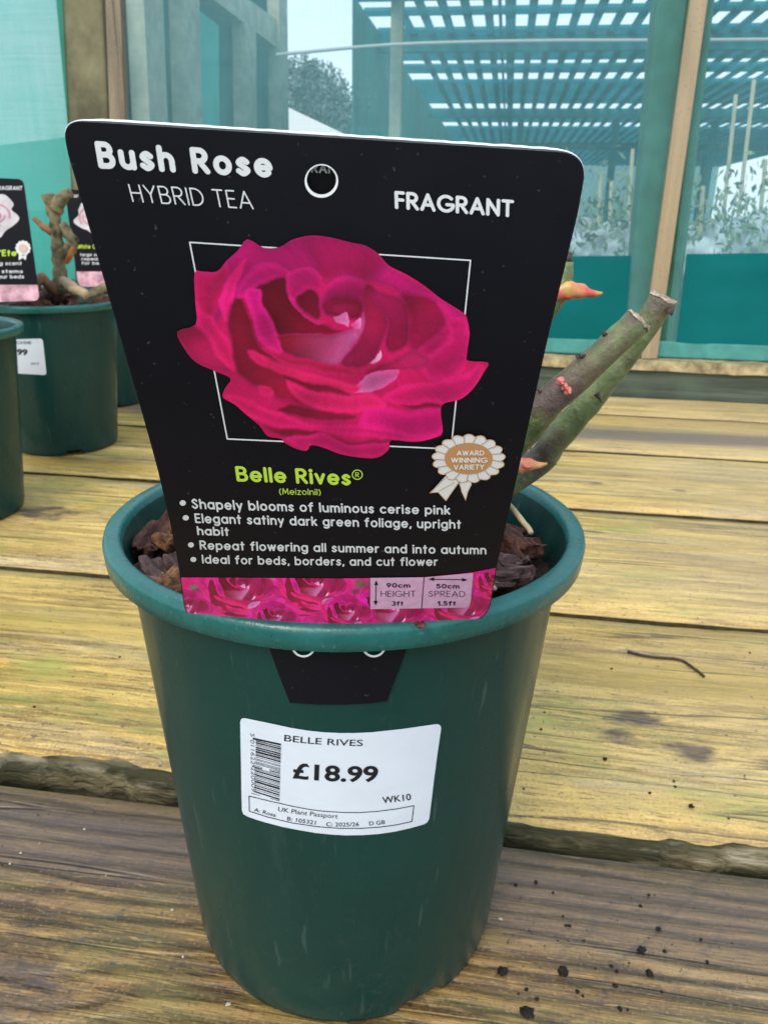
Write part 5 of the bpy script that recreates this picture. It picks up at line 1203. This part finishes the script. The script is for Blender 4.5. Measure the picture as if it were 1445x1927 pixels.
small_label([(-128, 330), (45, 337), (76, 566), (-96, 572)], 1.055, 536, (-8, 405), 40,
            [('VERY FRAGRANT', (-34, 357), (43, 358), 8, M_INK_W, .2), ("Belle d'Ete", (-60, 482), (32, 482), 12, M_INK_Y, .22), ('with a strong scent', (-70, 499), (42, 499), 7, M_INK_W, .18), ('cut your stems', (-60, 514), (44, 514), 7, M_INK_W, .18), ('or to colour beds', (-50, 524), (46, 524), 7, M_INK_W, .18)],
            'black label with a white rose picture cut by the left edge', (44, 467))
small_label([(122, 356), (262, 362), (250, 540), (148, 540)], 1.36, 511, (176, 408), 32,
            [('FRAGRANT', (134, 372), (148, 372), 6, M_INK_W, .2), ('White Cloud', (146, 468), (200, 468), 8, M_INK_Y, .2), ('large scented blooms', (152, 482), (245, 482), 6, M_INK_W, .18), ('repeat flowering', (154, 490), (240, 490), 6, M_INK_W, .18), ('for beds', (154, 498), (200, 498), 6, M_INK_W, .18)],
            'black label with a pale rose picture half hidden behind the big rose label')
hit2 = lambda P, off: cone_hit(P, -0.4875, 1.163, off, 0.0015)
st2 = solid('price_sticker', fill_poly(rounded([(-18, 640), (81, 637), (88.5, 706), (-14, 700)], [6, 6, 6, 6]), 2.5), hit2, .0003, (M_PAPER, M_PAPER), pot2, .0003)
printed('price_lettering', merge([font_fill('£18.99', (-2, 666), (52, 668), 11, 0, .03), font_fill('ROSE', (20, 647), (60, 647), 5), font_fill('WK10', (58, 687), (74, 686), 4.5)]), hit2, M_INK_K, st2, .0012)

# ------------------------------------------------------------------ bits lying on the bench
M_CRUMB = plain('black_compost_crumb', (0.012, 0.010, 0.010), 0.8, 0.3, 0.4, 300, 0.002)
def crumb(px, py, r_, lab, grp, seed, flat=.6, mat=M_CRUMB, z=0.0):
    p = on_z([(px, py)], r_ * flat * .6 + z)[0]
    bm = bmesh.new(); bmesh.ops.create_icosphere(bm, subdivisions=3, radius=1)
    for q in bm.verts:
        n_ = mnoise.noise(q.co * 1.6 + Vector((seed * 3.3, 0, 0))) + .5 * mnoise.noise(q.co * 4 + Vector((0, seed, 0)))
        s = r_ * .68 * (1 + .7 * n_ + .25 * mnoise.noise(q.co * 9)); q.co = Vector((q.co.x * s * 1.15, q.co.y * s, q.co.z * s * flat))
    o = bm_obj('compost_crumb', bm, mat, None, True); o.location = p; o.rotation_euler = (0, 0, seed * 1.7)
    return tag(o, lab, 'crumb', grp)
big = [(1059, 1828, .0031, 'largest black compost crumb on the dark front board right of the pot'), (1206, 1788, .0025, 'black double crumb on the front board farther right than the largest crumb'), (1222, 1831, .0021, 'ragged black crumb near the bottom right of the front board'), (1138, 1290+138, .0018, 'lone black crumb in the middle of the second board'), (1300, 1517, .0020, 'shiny black crumb near the front edge of the second board at the right'), (1238, 1748, .0015, 'forked black crumb on the front board above the double crumb'), (992, 1905, .0036, 'flat dark stain like scrap at the bottom of the frame right of the pot'), (946, 1828, .0028, 'dark crumb close to the lower right side of the foreground pot')]
for i, (x, y, r_, lb) in enumerate(big): crumb(x, y, r_, lb, None, i + 1, .25 if i == 6 else .7)
rc = random.Random(3)
sm_ = [(1059, 1724), (1071, 1742), (1040, 1680), (1150, 1818), (1160, 1828), (1183, 1812), (1120, 1822), (1086, 1866), (1096, 1874), (1244, 1866), (1166, 1898), (1318, 1768), (1157, 1855), (1220, 1684), (1205, 1705), (1098, 1770), (970, 1665), (1008, 1660), (1065, 1742), (1250, 1790), (1010, 1880), (975, 1870), (990, 1862), (1330, 1810), (1180, 1900)]
for i, (x, y) in enumerate(sm_): crumb(x, y, rc.uniform(.0006, .0014), 'tiny dark compost crumb scattered on the front board right of the pot', 'tiny crumbs on the front board', i + 30)
for i, (x, y) in enumerate([(1022, 1358), (1018, 1372), (1024, 1340), (1267, 1470), (1222, 1492), (1410, 1228), (1150, 1258), (985, 1484), (1270, 1480), (1370, 1540), (65, 1330), (226, 1236), (213, 1307), (1000, 1300), (1400, 1460)]): crumb(x, y, rc.uniform(.0006, .0013), 'tiny dark crumb scattered on the yellow second board', 'tiny crumbs on the second board', i + 70)
M_FLECK = plain('white_fleck', (0.48, 0.42, 0.33), .6, .3, .2, 200)
for i, (x, y, r_) in enumerate([(941, 1729, .0018), (247, 1228, .0014), (40, 1605, .0016), (20, 1625, .0014), (325, 1712, .0018), (345, 1800, .0015), (430, 1890, .0022), (200, 1648, .001), (75, 1587, .001), (160, 1560, .0016)]):
    crumb(x, y, r_ * .62, 'tiny pale splinter fleck lying on the bench boards', 'pale flecks on the boards', i + 120, .4, M_FLECK)
pp = [on_z([p], .0012)[0] for p in ((1180, 1226), (1222, 1236), (1276, 1241), (1300, 1254), (1324, 1273))]
pp = interp_path(pp, 4); v, f = tube(pp, [.0011] * len(pp), 8, True, .4)
tag(mesh('twig', v, f, plain('dark_twig', (.05, .035, .03), .8, .2), None, True), 'thin bent dark twig lying on the second board at the right', 'twig')
# fine dust of compost over the front boards: far too many grains to count
V = []; Fc = []
for i in range(1500):
    x = rc.gauss(1150, 190) if i % 4 else rc.uniform(0, 420); y = rc.gauss(1790, 95) if i % 4 else rc.uniform(1500, 1900)
    p = on_z([(x, y)], 0.0)[0]; dd = float(p @ AY)
    if dd > .352 or math.hypot(p[0] - PX, p[1] - PY) < .078: continue
    r_ = min(.0007, .00012 + rc.expovariate(1 / .00013)); a = rc.uniform(0, 6.3); n0 = len(V); e = rc.uniform(.5, 1)
    for q in ((1, 0, 0), (-.4, .8 * e, 0), (-.6, -.7, 0), (.1, .1, .9)):
        V.append((p[0] + r_ * (q[0] * math.cos(a) - q[1] * math.sin(a)), p[1] + r_ * (q[0] * math.sin(a) + q[1] * math.cos(a)), p[2] + r_ * q[2] - .0001))
    Fc += [(n0, n0 + 1, n0 + 3), (n0 + 1, n0 + 2, n0 + 3), (n0 + 2, n0, n0 + 3)]
tag(mesh('compost_dust', V, Fc, M_CRUMB), 'fine black compost dust sprinkled over the front board', 'dust', kind='stuff')
# crumb of bark stuck on the lip in front of the label
crumb(790, 1176, .0022, 'dark bark crumb stuck on the rim below the size panel', None, 200, .5, BARKS[0], HP); crumb(772, 1222, .0020, 'brown bark crumb stuck beside the hook tab under the rim', None, 201, .5, BARKS[2], .19)
bpy.data.objects['compost_crumb'].name = 'compost_crumb'
